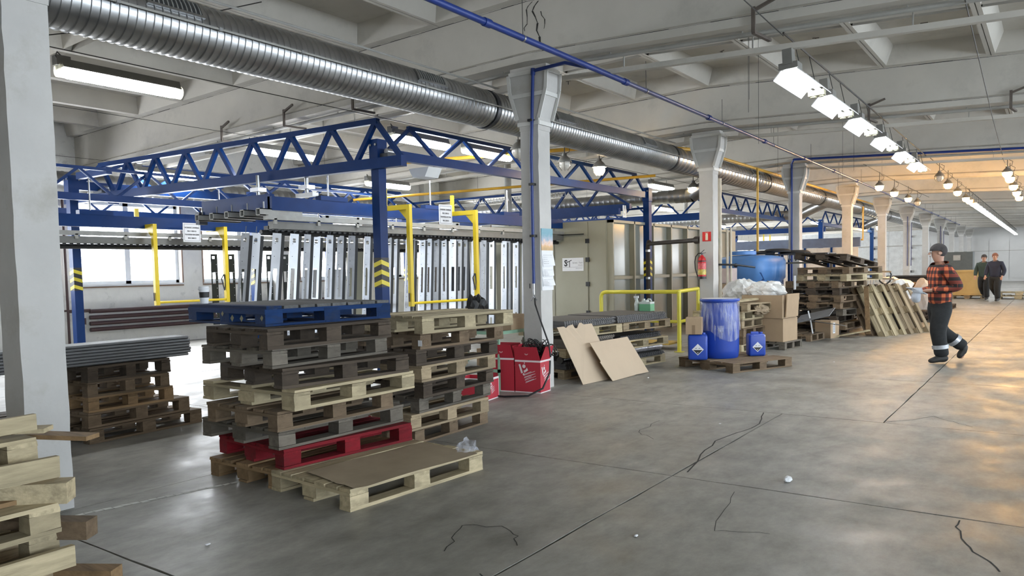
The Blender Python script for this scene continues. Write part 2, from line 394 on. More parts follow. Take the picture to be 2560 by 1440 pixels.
# radiators: four fat maroon register pipes under the window
def register(y0, y1, label):
    t = T('pipe_radiator', label, 'radiator', (XL + .18, y0, 0), group='pipe radiators under the left windows')
    for i in range(4):
        z = .84 - i * .135
        MB().tube([(XL + .18, y0 + .12, z), (XL + .18, y1, z)], .046, 10).build('register_pipe', brownp, t)
    MB().tube([(XL + .18, y0 + .02, .7), (XL + .18, y0 + .02, .56)], .02).build('connector', brownp, t)
    MB().tube([(XL + .18, y1 - .02, .84), (XL + .18, y1 - .02, .43)], .022).build('connector', brownp, t)
    MB().tube([(XL + .18, y0 - .3, .84), (XL + .18, y0 + .14, .84)], .016).build('connector', brownp, t)
register(8.1, 11.3, 'maroon four-pipe radiator under the leftmost window, behind the leaning tubes')
register(12.2, 15.6, 'maroon four-pipe radiator under the window behind the steel profiles')

# ceiling: girders, coffered slabs
ceil = MB().box(XL - .3, YB - .3, 5.35, XR + .3, YF + .3, 5.5).build('ceiling', coffer); tag(ceil, kind='structure')
def beam_mesh():
    q = MB(); X = [XL, -5.5, XR]
    for a, b in ((XL, -5.5), (-5.5, XR)):
        vs = []
        for x in (a, b):
            for (y, z) in ((-.14, zb(x)), (-.14, zb(x) + .10), (-.10, zb(x) + .13), (-.10, zt(x) + .03), (.26, zt(x) + .03), (.26, zb(x) + .13), (.30, zb(x) + .10), (.30, zb(x))):
                vs.append((x, y, z))
        q.add(vs, [tuple(range(8)), tuple(range(8, 16))[::-1]] + [(i, i + 8, (i + 1) % 8 + 8, (i + 1) % 8) for i in range(8)])
    return q.mesh('roof_beam', beamc)
bmesh_ = beam_mesh()
def inst(me, name, parent, loc, rot=(0, 0, 0), scale=None):
    o = bpy.data.objects.new(name, me); col.objects.link(o); o.parent = parent; o.location = loc; o.rotation_euler = rot
    if scale: o.scale = scale
    KIDS.setdefault(parent.name, []).append(o); return o
for k in range(-1, 12): inst(bmesh_, 'roof_beam', ceil, (0, yk(k), 0))
def coffer_mesh(w=1.52, l=PITCH - .36):
    """one ribbed roof slab: edge ribs, cross ribs and sunken fields, seen from below"""
    q = MB(); h = .30; ribs = .055
    fields = [(.16, l / 2 - .06), (l / 2 + .06, l - .16)]
    def ring(x0, y0, x1, y1, z): return [(x0, y0, z), (x1, y0, z), (x1, y1, z), (x0, y1, z)]
    ys_ = [0]
    for a, b in fields: ys_ += [a, b]
    ys_.append(l)
    # bottom faces of ribs
    def quad(x0, y0, x1, y1, z): q.add(ring(x0, y0, x1, y1, z), [(0, 1, 2, 3)])
    quad(0, 0, ribs, l, 0); quad(w - ribs, 0, w, l, 0)
    quad(ribs, 0, w - ribs, fields[0][0], .0); quad(ribs, fields[0][1], w - ribs, fields[1][0], .14); quad(ribs, fields[1][1], w - ribs, l, .0)
    for (a, b) in fields:
        za = .0 if a < 1 else .14; zb_ = .14 if a < 1 else .0
        low = [(ribs, a, 0), (w - ribs, a, 0), (w - ribs, b, 0), (ribs, b, 0)]
        low = [(x, y, 0) for x, y, _ in low]
        top = ring(ribs + .10, a + .07, w - ribs - .10, b - .07, h)
        q.add(low + top, [(0, 1, 5, 4), (1, 2, 6, 5), (2, 3, 7, 6), (3, 0, 4, 7), (4, 5, 6, 7)])
    q.box(0, 0, h + .02, w, l, h + .1)
    for (x0, x1) in ((0, .004), (w - .004, w)): q.box(x0, 0, 0, x1, l, h + .02)
    for (y0, y1) in ((0, .004), (l - .004, l)): q.box(0, y0, 0, w, y1, h + .02)
    me = q.mesh('roof_slab', [coffer, beamc], smooth=False)
    for p in me.polygons:
        c = sum((me.vertices[i].co for i in p.vertices), Vector()) / len(p.vertices)
        p.material_index = 0 if c.z > h - .02 and p.normal.z < -.5 and abs(c.x - w / 2) < .2 else 1
    return me
cme = coffer_mesh()
X0 = -.89 - 1.52 * 11 + .02
for k in range(-1, 12):
    for i in range(18):
        x = X0 + 1.52 * i
        if x > XR: continue
        xm = x + .76; sl = -.048 if xm > -5.5 else .026
        inst(cme, 'roof_slab', ceil, (x + .004, yk(k) + .27, zt(x) + .012), (0, -math.atan(sl), 0), (.995, 1, 1))
# steel hooks left in the coffers
hk = MB().box(-.05, -.006, -.01, .05, .006, .0).box(-.006, -.006, -.07, .006, .006, 0).mesh('hook', rustw)
for k in range(0, 5):
    for i in range(3, 13):
        for yy in (1.55, 4.3):
            x = X0 + 1.52 * i + .76; inst(hk, 'hook', ceil, (x, yk(k) + .27 + yy, zt(x) + .30), (0, 0, R.uniform(-.6, .6)))

for pts, wd in (([(1346, 2), (1331, 28), (1344, 58), (1349, 92), (1357, 128), (1352, 150)], .012), ([(1331, 4), (1316, 24), (1318, 60), (1312, 78)], .008), ([(1352, 28), (1362, 48), (1360, 72)], .007)):
    P = [at(u, v, y=yk(1) - .101) for u, v in pts]; rr = random.Random(3); q = MB()
    for a, b in zip(P[:-1], P[1:]):
        m1 = a.lerp(b, .5) + Vector((rr.uniform(-.03, .03), 0, 0))
        for c_, d_ in ((a, m1), (m1, b)): w_ = wd * rr.uniform(.5, 1.4); q.add([(c_.x - w_, c_.y - .002, c_.z), (c_.x + w_, c_.y - .002, c_.z), (d_.x + w_ * .7, d_.y - .002, d_.z), (d_.x - w_ * .7, d_.y - .002, d_.z)], [(0, 1, 2, 3)])
    q.build('crack', MATS['joint_dark'], ceil)
# dark open joint between girder and roof slabs
for k in range(0, 6):
    for a_, b_ in ((XL, -5.5), (-5.5, XR)):
        q = MB(); n = 60; rr = random.Random(k)
        for i in range(n):
            xa = a_ + (b_ - a_) * i / n; xb = a_ + (b_ - a_) * (i + 1) / n; t1 = rr.uniform(.003, .011)
            q.add([(xa, yk(k) - .1025, zt(xa) - .004), (xb, yk(k) - .1025, zt(xb) - .004), (xb, yk(k) - .1025, zt(xb) - .004 + t1), (xa, yk(k) - .1025, zt(xa) - .004 + t1)], [(0, 1, 2, 3)])
            q.add([(xa, yk(k) - .1405, zb(xa) + .092), (xb, yk(k) - .1405, zb(xb) + .092), (xb, yk(k) - .1405, zb(xb) + .092 + t1 * .7), (xa, yk(k) - .1405, zb(xa) + .092 + t1 * .7)], [(0, 1, 2, 3)])
        q.build('open_joint', MATS['joint_dark'], ceil)

# columns with flared heads
def column_parts():
    t = T('concrete_column', '', 'column', (0, 0, 0))
    q = MB(); n = 26
    for i in range(n):
        z0, z1 = 3.35 * i / n, 3.35 * (i + 1) / n
        def rg(z, s): 
            r2 = random.Random(s); h = .136
            return [(sx * (h + r2.uniform(-.004, .002)), sy * (h + r2.uniform(-.004, .002)), z) for sx, sy in ((-1, -1), (1, -1), (1, 1), (-1, 1))]
        q.add(rg(z0, i) + rg(z1, i + 1), [(0, 1, 5, 4), (1, 2, 6, 5), (2, 3, 7, 6), (3, 0, 4, 7)])
    q.add([(-.136, -.136, 3.35), (.136, -.136, 3.35), (.136, .136, 3.35), (-.136, .136, 3.35)], [(0, 1, 2, 3)])
    q.build('shaft', concrete_w, t, smooth=False)
    cap = [(-.14, 3.3), (-.15, 3.46), (-.26, 3.80), (-.275, 4.10), (.275, 4.10), (.26, 3.80), (.15, 3.46), (.14, 3.3)]
    MB().prism(cap, 'y', -.142, .142).build('capital', concrete_w, t)
    pm = mat('strap_plate_paint', (.64, .635, .61), rough=.6, var=.06)
    for sx in (-1, 1):
        for (a, b) in (((.15, 3.44), (.262, 3.80)), ((.262, 3.80), (.28, 4.02))):
            d = .16
            q = MB(); q.bar((sx * (a[0] + .012), -d, a[1]), (sx * (b[0] + .012), -d, b[1]), .05, .012, up=(0, 1, 0)); q.bar((sx * (a[0] + .012), d, a[1]), (sx * (b[0] + .012), d, b[1]), .05, .012, up=(0, 1, 0))
            q.build('strap_angle', pm, t)
    for z, wd in ((3.36, .16), (3.72, .245), (4.0, .285)):
        q = MB(); e = .152
        q.box(-wd, -e - .008, z, wd, -e, z + .05); q.box(-wd, e, z, wd, e + .008, z + .05)
        q.box(-wd - .008, -e, z, -wd, e, z + .05); q.box(wd, -e, z, wd + .008, e, z + .05)
        q.build('strap_band', pm, t)
    return t
cnames = ['nearest whitewashed concrete column at the left edge, behind the rough planks',
          'whitewashed concrete column with the wall calendar and red cartons at its foot',
          'whitewashed concrete column carrying the fire extinguisher and red sign',
          'whitewashed column behind the blue tank, with a blue pipe down its side',
          'warm-lit whitewashed column rising behind the tall crooked pallet pile',
          'warm-lit whitewashed column just right of the tall crooked pallet pile',
          'whitewashed column with a blue conduit, behind the leaning pallets',
          'whitewashed column left of the man in the plaid jacket',
          'whitewashed column directly behind the man in the plaid jacket, first of a receding run',
          'distant column, second of the receding run behind the plaid jacket',
          'distant column, third of the receding run behind the plaid jacket',
          'farthest column of the row, close to the end wall']
proto = column_parts()
cols = []
for k in range(12):
    c = proto if k == 0 else copy_tree(proto)
    c.location = (-5.476, yk(k), 0); c['label'] = cnames[k]; cols.append(c)
# square rail bars and round conduits slung along the underside of the girders
def along_x(name, label, cat, k, dy, z0, m, r, sq=False, xa=-16, xb=8.5, clips=True):
    t = T(name, label, cat, (xa, yk(k) + dy, z0))
    q = MB(); pts = [(xa, yk(k) + dy, zb(xa) + z0), (-5.5, yk(k) + dy, zb(-5.5) + z0), (xb, yk(k) + dy, zb(xb) + z0)]
    t.location = (xa, yk(k) + dy, zb(xa) + z0)
    if sq: q.bar(pts[0], pts[1], r, r * .8); q.bar(pts[1], pts[2], r, r * .8)
    else: q.tube(pts, r, 8)
    q.build('bar' if sq else 'pipe', m, t)
    if clips:
        for i in range(int((xb - xa) / 1.6)):
            x = xa + .4 + i * 1.6; MB().bar((x, yk(k) + dy, zb(x) + z0), (x, yk(k) + dy, zb(x) + .05), .012, .02).build('hanger', condm, t)
    return t
for k, d in enumerate(['over the first column', 'above the calendar column', 'above the extinguisher column', 'above the column by the blue tank']):
    along_x('trunking_bar', 'pale square trunking bar slung beneath the roof beam ' + d, 'trunking', k, .40, -.14, beamc, .075, True)
    along_x('conduit', 'thin round conduit along the roof beam ' + d, 'conduit', k, .05, -.045, condm, .028)
# loose brackets under the girder
for i, (x, k) in enumerate([(-10.2, 1), (-11.9, 1), (-8.6, 1), (-2.6, 1), (-2.6, 2), (-.6, 2)]):
    q = MB(); z = zb(x)
    q.bar((x, yk(k) - .2, z + .16), (x, yk(k) - .2, z - .10), .04, .02); q.bar((x, yk(k) - .2, z - .1), (x + .05, yk(k) + .2, z - .1), .04, .03); q.bar((x, yk(k) - .2, z + .12), (x + .25, yk(k) - .22, z + .2), .03)
    lb = ['rusty angle bracket on the left-bay beam above the blue truss, middle one', 'rusty angle bracket on the left-bay beam, leftmost', 'rusty angle bracket on the left-bay beam, nearest the duct',
          'rusty bracket on the front roof beam where the lamp wire ties on', 'rusty bracket on the second roof beam above the fluorescent row', 'rusty bracket at the far right of the second roof beam'][i]
    o = q.build('bracket', rustw, None); tag(o, lb, 'bracket')

# ------------------------------------------------------------------ services under the roof
# the big spiral duct
DX, DZ, DR = -6.3, 3.705, .245
duct = T('air_duct', 'large galvanised spiral air duct running the length of the hall beside the columns', 'duct', (DX, -6, DZ))
seams = [-6.2, 2.25, 8.3, 14.25, 20.25, 26.0, 32, 38, 44, 50, 56, 62, 68.5]
for a, b in zip(seams[:-1], seams[1:]):
    prof = []; y = a; st = .072 if a < 14 else (.2 if a < 32 else .6)
    while y < b - .01:
        y2 = min(y + st, b)
        prof += [(DR - .004, y), (DR - .004, y + (y2 - y) * .8), (DR + .006, y + (y2 - y) * .86), (DR + .006, y + (y2 - y) * .94)]
        y = y2
    prof.append((DR - .004, b))
    n = 40 if a < 20 else 22
    MB().lathe(prof, (DX, 0, DZ), n, 'y').build('duct_section', galv, duct)
    MB().lathe([(DR + .001, b - .03), (DR + .014, b - .03), (DR + .014, b + .03), (DR + .001, b + .03)], (DX, 0, DZ), n, 'y').build('joint_collar', steeld if b < 40 else galv, duct)
grm = mat('grille_dark', (.055, .058, .06), rough=.5, metal=.5)
def duct_pt(a, r=DR): return Vector((DX + r * math.cos(a), 0, DZ + r * math.sin(a)))
for gy in (-.6, 3.5, 6.75, 9.8, 12.75, 18.8, 24.5, 30.5):
    A0, A1 = .30, .78; q = MB(); L_ = .46
    def arcbox(q, a0, a1, y0, y1, r0, r1, n=4):
        vs = []; 
        for i in range(n + 1):
            a = a0 + (a1 - a0) * i / n
            for r in (r0, r1):
                p = duct_pt(a, r); vs += [(p.x, y0, p.z), (p.x, y1, p.z)]
        fs = [(0, 1, 3, 2), (n * 4, n * 4 + 2, n * 4 + 3, n * 4 + 1)]
        for i in range(n):
            b = i * 4; fs += [(b, b + 4, b + 5, b + 1), (b + 2, b + 3, b + 7, b + 6), (b, b + 2, b + 6, b + 4), (b + 1, b + 5, b + 7, b + 3)]
        q.add(vs, fs)
    arcbox(q, A0, A1, gy, gy + L_, DR, DR + .018); g = q.build('vent_grille', grm, duct)
    fr = MB()
    arcbox(fr, A0 - .08, A0, gy - .03, gy + L_ + .03, DR, DR + .026); arcbox(fr, A1, A1 + .05, gy - .03, gy + L_ + .03, DR, DR + .026)
    arcbox(fr, A0, A1, gy - .03, gy, DR, DR + .026); arcbox(fr, A0, A1, gy + L_, gy + L_ + .03, DR, DR + .026)
    fr.build('grille_frame', galv, g)
    if gy < 16:
        sl = MB()
        for i in range(11): arcbox(sl, A0, A1, gy + .02 + i * .042, gy + .028 + i * .042, DR + .018, DR + .03)
        sl.build('louvre_blades', greyrail, g)
# slim conduits clipped beside the duct
q = T('conduit', 'thin pale conduit clipped along the front face of the big duct', 'conduit', (-5.92, -6, 3.86))
MB().tube([(-6.025, -6, 3.70), (-6.025, 68, 3.70)], .011, 6).build('pipe', condm, q)
for i in range(30): MB().box(-6.06, -4 + i * .9, 3.685, -6.01, -3.97 + i * .9, 3.715).build('clip', galv, q)
q = T('conduit', 'thin pale conduit above the duct, under the roof slabs', 'conduit', (-6.75, -6, 4.07))
MB().tube([(-6.32, -6, 4.045), (-6.32, 68, 4.045)], .012, 6).build('pipe', condm, q)
# branch ducts dropping off the big duct into the left bay
def branch(y, x1, z1, r, label):
    t = T('branch_duct', label, 'duct', (DX - .2, y, DZ - .1), group='round branch ducts of the left bay')
    MB().tube([(DX - .12, y, DZ - .08), (DX - .75, y + .35, z1 + .12), (DX - 1.0, y + .4, z1)], r, 18).build('elbow', galv, t)
    pr = []; n = int(abs(x1 - DX + 1) / .15); xa = DX - 1.0
    for i in range(n): x = xa - i * .15; pr += [(r, x), (r, x - .12), (r + .005, x - .13), (r + .005, x - .145)]
    MB().lathe(pr, (0, y + .4, z1), 18, 'x').build('duct_run', galv, t)
branch(17.6, -16, 3.30, .17, 'round galvanised branch duct crossing the left bay behind the blue crane frame')
branch(27.5, -16, 3.30, .17, 'round galvanised branch duct crossing the left bay beyond the grey booth')
branch(38.5, -16, 3.30, .17, 'round galvanised branch duct far down the left bay')
t = T('ventilation_duct', 'wide galvanised spiral duct along the top of the left windows', 'duct', (-16.5, 4, 3.55))
pr = []
for i in range(120): y = 4 + i * .2; pr += [(.26, y), (.26, y + .16), (.268, y + .17), (.268, y + .19)]
MB().lathe(pr, (-16.75, 0, 3.52), 26, 'y').build('duct_run', galv, t)

# blue compressed-air main and its drops
bp = T('blue_main_pipe', 'blue compressed air pipe running down the hall right of the columns', 'pipe', (-4.62, -6, 3.95))
def bx(y): return -4.56 - .0115 * (y - 5.6)
yy = [-6 + 3.02 * i for i in range(22)]
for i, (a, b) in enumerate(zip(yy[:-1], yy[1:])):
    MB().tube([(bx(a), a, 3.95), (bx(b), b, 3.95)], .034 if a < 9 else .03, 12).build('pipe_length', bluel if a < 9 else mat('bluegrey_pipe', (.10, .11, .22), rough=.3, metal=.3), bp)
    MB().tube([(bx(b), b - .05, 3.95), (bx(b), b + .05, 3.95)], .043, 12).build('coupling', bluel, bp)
    MB().tube([(bx(a + .6), a + .62, 3.95), (bx(a + .6), a + .645, 3.95)], .039, 10).build('clamp', galv, bp)
    MB().tube([(bx(a + .6), a + .63, 3.98), (bx(a + .6), a + .63, 4.35)], .004, 5).build('rod', wirem, bp)
t = T('blue_drop_pipe', 'blue air drop pipe down the face of the calendar column, ending in a valve', 'pipe', (-5.42, 8.09, 1.3))
MB().tube([(bx(8.1), 8.09, 3.93), (-4.9, 8.09, 4.04), (-5.37, 8.09, 4.02)], .022, 10).build('branch', bluel, t)
MB().tube([(-5.37, 8.09, 4.04), (-5.42, 8.09, 3.0), (-5.42, 8.09, 1.36)], .021, 10).build('down_pipe', bluel, t)
MB().tube([(-5.37, 8.09, 4.05), (-5.372, 8.09, 3.97)], .03, 10).build('elbow', bluel, t)
for z in (3.4, 2.6, 1.95): MB().box(-5.45, 8.06, z, -5.385, 8.14, z + .03).build('pipe_clip', black, t)
v = MB().tube([(-5.42, 8.09, 1.36), (-5.42, 8.09, 1.22)], .014, 8).build('valve', steel, t)
MB().tube([(-5.46, 8.06, 1.30), (-5.46, 8.06, 1.36)], .007, 6).build('valve_handle', black, v)
MB().tube([(-5.46, 8.07, 1.14), (-5.42, 8.09, 1.2), (-5.37, 8.07, 1.15)], .012, 6).build('outlet', steel, v)
t = T('air_hose', 'black air hose hanging from the column valve and looping over the floor', 'hose', (-5.4, 8.1, 0))
hp = [(-5.39, 8.06, 1.17), (-5.31, 7.95, 1.1), (-5.22, 7.93, .9), (-5.12, 7.95, .62), (-5.08, 7.93, .45)]
MB().tube(hp, .011, 8).build('hanging_length', black, t)
hp = [(-5.02, 7.82, .42), (-4.99, 7.76, .28), (-5.03, 7.66, .1), (-5.15, 7.52, .02), (-5.4, 7.38, .014), (-5.62, 7.33, .02), (-5.78, 7.38, .06), (-5.8, 7.42, .12), (-5.7, 7.42, .16), (-5.6, 7.4, .08), (-5.55, 7.37, .014)]
MB().tube(hp, .012, 8).build('floor_length', black, t)
# second blue pipe crossing the hall along the girder of the fourth column
t = T('blue_cross_pipe', 'blue pipe running across the hall under the girder of the fourth column', 'pipe', (-5.4, yk(3) - .2, 4.2))
MB().tube([(-5.45, yk(3) - .25, 4.2), (8, yk(3) - .25, 3.52)], .028, 8).build('pipe_length', bluel, t)
MB().tube([(-5.45, yk(3) - .25, 4.2), (-5.52, yk(3) - .18, 4.1), (-5.52, yk(3) - .18, .9)], .026, 8).build('down_pipe', bluel, t)
for k, l in ((6, 'blue conduit loop down the column behind the leaning pallets'), (8, 'slim dark conduit on the column behind the plaid jacket')):
    t = T('column_conduit', l, 'conduit', (-5.34, yk(k) - .15, 0)); x = -5.38
    MB().tube([(x - .05, yk(k) - .16, 3.6), (x - .05, yk(k) - .16, 1.4), (x + .1, yk(k) - .16, 1.4), (x + .1, yk(k) - .16, 3.3)], .022, 6).build('pipe', mat('purple_pipe', (.03, .025, .09), rough=.4), t)
# yellow gas pipes
t = T('yellow_gas_pipe', 'yellow gas pipe running high along the left bay beyond the extinguisher column', 'pipe', (-6.7, 9, 3.9))
MB().tube([(-10.5, 10.6, 3.62), (-6.75, 12.4, 3.75), (-6.7, 13.6, 3.92), (-6.05, 15, 3.92), (-6.05, 34, 3.92)], .035, 8).build('pipe', yellowp, t)
t = T('yellow_gas_pipe', 'upright orange-yellow gas pipe left of the fourth column', 'pipe', (-5.9, 18.6, 1))
MB().tube([(-5.95, 18.75, 3.9), (-5.95, 18.75, 1.75)], .03, 8).build('pipe', yellowp, t)
t = T('yellow_gas_pipe', 'orange-yellow gas pipe stub with elbow between the sixth and seventh columns', 'pipe', (-6.2, 33, 2))
MB().tube([(-6.0, 31.5, 3.7), (-6.0, 31.5, 2.45), (-7.6, 31.8, 2.4)], .04, 8).build('pipe', yellowp, t)
t = T('yellow_gas_pipe', 'thin yellow pipe high in the left bay behind the blue trusses', 'pipe', (-12, 14, 3.4))
MB().tube([(-13.5, 12.6, 3.28), (-7, 15.2, 3.5)], .03, 8).build('pipe', yellowp, t)
# round pipes standing up through the roof of the left bay
for i, (x, y, l) in enumerate([(-11.6, 16.2, 'pale upright vent pipe behind the blue trusses, left of the front post'), (-7.2, 26.5, 'pale upright vent pipe beyond the booth'), (-12.9, 31, 'pale upright vent pipe far down the left bay')]):
    t = T('vent_pipe', l, 'pipe', (x, y, 2.8)); MB().tube([(x, y, 2.9), (x, y, 4.6)], .09, 12).build('pipe', condm, t)

# tension wires carrying the lamps
def wire(label, pts, r=.004, name='tension_wire', m=None):
    t = MB().tube(pts, r, 5).build(name, m or wirem); return tag(t, label, 'wire')
def sag(a, b, s, n=10):
    a = Vector(a); b = Vector(b); return [a.lerp(b, i / n) + Vector((0, 0, -s * 4 * (i / n) * (1 - i / n))) for i in range(n + 1)]
wire('dark wire carrying the nearest fluorescent lamp in the left bay', sag((-8.42, -4, 3.93), (-8.42, 30, 3.86), .0), .006)
wire('thin wire across the left bay above the big blue truss', sag((-10.9, -3, 3.86), (-10.9, 20, 3.84), .0), .004)
wire('thin wire higher across the left bay, close to the windows', sag((-15.0, -3, 3.84), (-15.0, 20, 3.80), .0), .004)
wire('black cable carrying the row of white fluorescent lamps', sag((-2.36, 8.3, 3.95), (-2.51, 20.3, 4.01), .0), .012)
wire('taut wire running on from the fluorescent row toward the camera', [(-2.36, 8.3, 3.92), (-2.3, 2.6, 4.0)], .006)
wire('thin wire across the coffers at the far right', [(-.62, 4, 4.0), (-.85, 14.3, 3.78), (-1.0, 20.2, 3.86)], .006)
wire('cable carrying the middle string of warm globe lamps', sag((-2.42, 20.3, 3.95), (-2.44, 32.3, 3.95), .02), .008)
wire('cable carrying the far white tube lamps', [(-2.44, 32.3, 3.95), (-2.44, 68.8, 3.87)], .01)
wire('cable carrying the left string of warm globe lamps', sag((-3.86, 20.3, 3.95), (-3.88, 32.3, 3.95), .02), .008)
wire('cable carrying the right string of warm globe lamps', sag((-1.0, 20.3, 3.8), (-1.0, 32.3, 3.85), .02), .008)
wire('short slack wire near the corner of the nearest column, up in the left bay', [(-8.3, 3.0, 3.75), (-7.35, 4.4, 4.1), (-6.6, 5.0, 4.3)], .006)
for i in range(16):
    x = R.uniform(-4.9, -3.4) if i % 2 else R.uniform(-15, -7); y = R.uniform(9, 30)
    wire('thin vertical hanger wire below the roof slabs', [(x, y, zt(x) + .33), (x, y, R.uniform(3.3, 3.9))], .003, 'hanger_wire')['group'] = 'hanger wires under the roof'

# ------------------------------------------------------------------ lamps
def trough_lamp():
    """white reflector trough seen from below with a dark end body on its back"""
    t = T('fluorescent_lamp', '', 'lamp')
    q = MB(); w = .17; L_ = 1.12
    q.add([(-w, 0, 0), (-.07, .0, .10), (.07, .0, .10), (w, 0, 0), (-w, L_, 0), (-.07, L_, .10), (.07, L_, .10), (w, L_, 0),
           (-w, 0, .012), (-.075, .0, .112), (.075, .0, .112), (w, 0, .012), (-w, L_, .012), (-.075, L_, .112), (.075, L_, .112), (w, L_, .012)],
          [(0, 1, 5, 4), (1, 2, 6, 5), (2, 3, 7, 6), (8, 12, 13, 9), (9, 13, 14, 10), (10, 14, 15, 11), (0, 4, 12, 8), (3, 11, 15, 7), (0, 8, 9, 1), (1, 9, 10, 2), (2, 10, 11, 3), (4, 5, 13, 12), (5, 6, 14, 13), (6, 7, 15, 14)])
    q.build('reflector', reflw, t, world=False)
    for sx in (-.05, .05): MB().tube([(sx, .1, .055), (sx, L_ - .04, .055)], .021, 8).build('tube', glow, t, world=False)
    MB().box(-.10, -.03, .09, .10, .16, .16).box(-.05, -.05, .14, .05, .08, .30).build('end_body', housing, t, world=False)
    MB().box(-.09, L_ + .0, .01, .09, L_ + .10, .07).tube([(-.045, L_ + .06, -.005), (-.045, L_ + .06, .03)], .04, 14).tube([(.045, L_ + .06, -.005), (.045, L_ + .06, .03)], .03, 14).build('end_cap', mat('lamp_cap', (.55, .53, .38), rough=.4), t, world=False)
    MB().tube([(.05, .3, .11), (.0, .3, .42)], .005, 5).tube([(.05, .9, .11), (.0, .9, .42)], .005, 5).build('hook', wirem, t, world=False)
    return t
ly = [8.52, 10.22, 12.15, 14.3, 16.55, 18.6]
ord_ = ['nearest', 'second', 'third', 'fourth', 'fifth', 'sixth and farthest']
p0 = trough_lamp()
for i, y in enumerate(ly):
    o = p0 if i == 0 else copy_tree(p0)
    o.location = (-2.36 - .03 * i, y, 3.53 + .012 * i); o.rotation_euler = (0, math.radians(-3), 0)
    o['label'] = ord_[i] + ' bright trough lamp of the diagonal row, counted from the camera'
    o['group'] = 'bright trough lamps in the diagonal row'
# far white tubes beyond the globes: pairs of tubes packed along the same line
def far_lamp():
    t = T('fluorescent_lamp', '', 'lamp')
    MB().box(-.13, 0, .05, .13, 1.25, .09).build('reflector', reflw, t, world=False)
    for sx in (-.06, .06): MB().tube([(sx, .04, .02), (sx, 1.2, .02)], .022, 6).build('tube', glowfar, t, world=False)
    MB().box(-.06, -.02, .08, .06, .1, .2).build('end_body', housing, t, world=False)
    MB().tube([(0, .2, .08), (0, .2, .46)], .006, 5).tube([(0, 1.0, .08), (0, 1.0, .46)], .006, 5).build('hook', wirem, t, world=False)
    return t
f0 = far_lamp(); n = 0
for i in range(23):
    y = 31.6 + i * 1.6
    o = f0 if n == 0 else copy_tree(f0); n += 1
    o.location = (-2.44 + .0 * i, y, 3.52 - .004 * i); o['label'] = 'far white tube lamp, ' + NTH[i] + ' behind the warm globes in the tight run'
    o['group'] = 'far tube lamps beyond the globes'
# closed tube lamps of the left bay
def tube_lamp():
    t = T('tube_lamp', '', 'lamp')
    MB().prism([(-.075, .02), (-.09, .0), (.09, .0), (.075, .02), (.05, .09), (-.05, .09)], 'y', 0, 1.3).build('housing', housing, t, world=False)
    MB().tube([(0, .06, -.03), (0, 1.24, -.03)], .07, 14).build('tube', glow, t, world=False)
    for a, b in ((-.03, .06), (1.24, 1.33)):
        MB().tube([(0, a, -.025), (0, b, -.025)], .076, 12).build('end_cap', lens, t, world=False)
    MB().box(-.05, -.05, .02, .05, .09, .12).build('end_body', housing, t, world=False)
    MB().tube([(0, .05, .1), (.0, -.02, .16), (.05, -.06, .10), (.03, -.02, .05)], .006, 5).build('flex', wirem, t, world=False)
    return t
u0 = tube_lamp()
TL = [(-8.42, 3.85, 3.72, 'big glowing tube lamp at the upper left, below the duct'),
      (-8.42, 8.7, 3.68, 'glowing tube lamp behind the right-hand blue truss, left one of the pair'),
      (-8.42, 10.5, 3.68, 'glowing tube lamp behind the right-hand blue truss, right one of the pair'),
      (-11.0, 8.0, 3.68, 'glowing tube lamp behind the middle of the long blue truss'),
      (-14.8, 8.1, 3.66, 'glowing tube lamp behind the left end of the long blue truss'),
      (-8.42, 18.0, 3.66, 'glowing tube lamp above the grey booth, left of the extinguisher column'),
      (-11.2, 24.4, 3.62, 'small far tube lamp above the booth roof'),
      (-12.6, 12.2, 3.6, 'tube lamp half hidden behind the blue trusses, above the conveyor'),
      (-8.6, 29.5, 3.5, 'far tube lamp in the left bay between the fifth and sixth columns'),
      (-8.6, 34.5, 3.4, 'far tube lamp in the left bay seen past the warm-lit columns'),
      (-12.4, 33.0, 3.4, 'far tube lamp deep in the left bay above the blue frame')]
for i, (x, y, z, l) in enumerate(TL):
    o = u0 if i == 0 else copy_tree(u0); o.location = (x, y, z); o['label'] = l
# glass globe lamps
def globe_lamp(gm):
    t = T('globe_lamp', '', 'lamp')
    MB().lathe([(0, -.135), (.05, -.125), (.083, -.09), (.098, -.04), (.092, .0), (.085, .012)], n=18).build('globe', gm, t, world=False)
    MB().lathe([(.118, -.005), (.118, .01), (.10, .035), (.07, .075), (.04, .10), (.035, .14), (.0, .14)], n=18).build('shade', housing, t, world=False)
    q = MB()
    for k in range(6):
        a = k * PI / 3; q.tube([(.105 * math.cos(a), .105 * math.sin(a), 0), (.108 * math.cos(a), .108 * math.sin(a), -.07), (.055 * math.cos(a), .055 * math.sin(a), -.14)], .003, 4)
    q.build('wire_guard', rustw, t, world=False)
    MB().tube([(0, 0, .13), (0, 0, .37)], .008, 5).build('stem', wirem, t, world=False)
    MB().tube([(.0, .0, .12), (.09, 0, .16), (.11, 0, .25), (.03, 0, .30)], .006, 5).build('flex', wirem, t, world=False)
    return t
gw = globe_lamp(globeg); gw2 = globe_lamp(globew); goff = globe_lamp(globeoff)
used = set()
def globe(x, y, z, kind, l, s=1.0):
    src = {'s': gw, 'w': gw2, 'o': goff}[kind]
    o = src if kind not in used else copy_tree(src); used.add(kind)
    o.location = (x, y, z); o.scale = (s, s, s); o['label'] = l
globe(-3.88, 22.5, 3.60, 's', 'first warm globe lamp of the left string, nearest the blue pipe')
globe(-3.88, 24.8, 3.60, 's', 'second warm globe lamp of the left string')
globe(-3.88, 27.4, 3.60, 's', 'third warm globe lamp of the left string')
globe(-3.88, 29.4, 3.60, 'o', 'unlit globe lamp ending the left string')
globe(-2.44, 22.2, 3.70, 'o', 'unlit dark globe lamp starting the middle string')
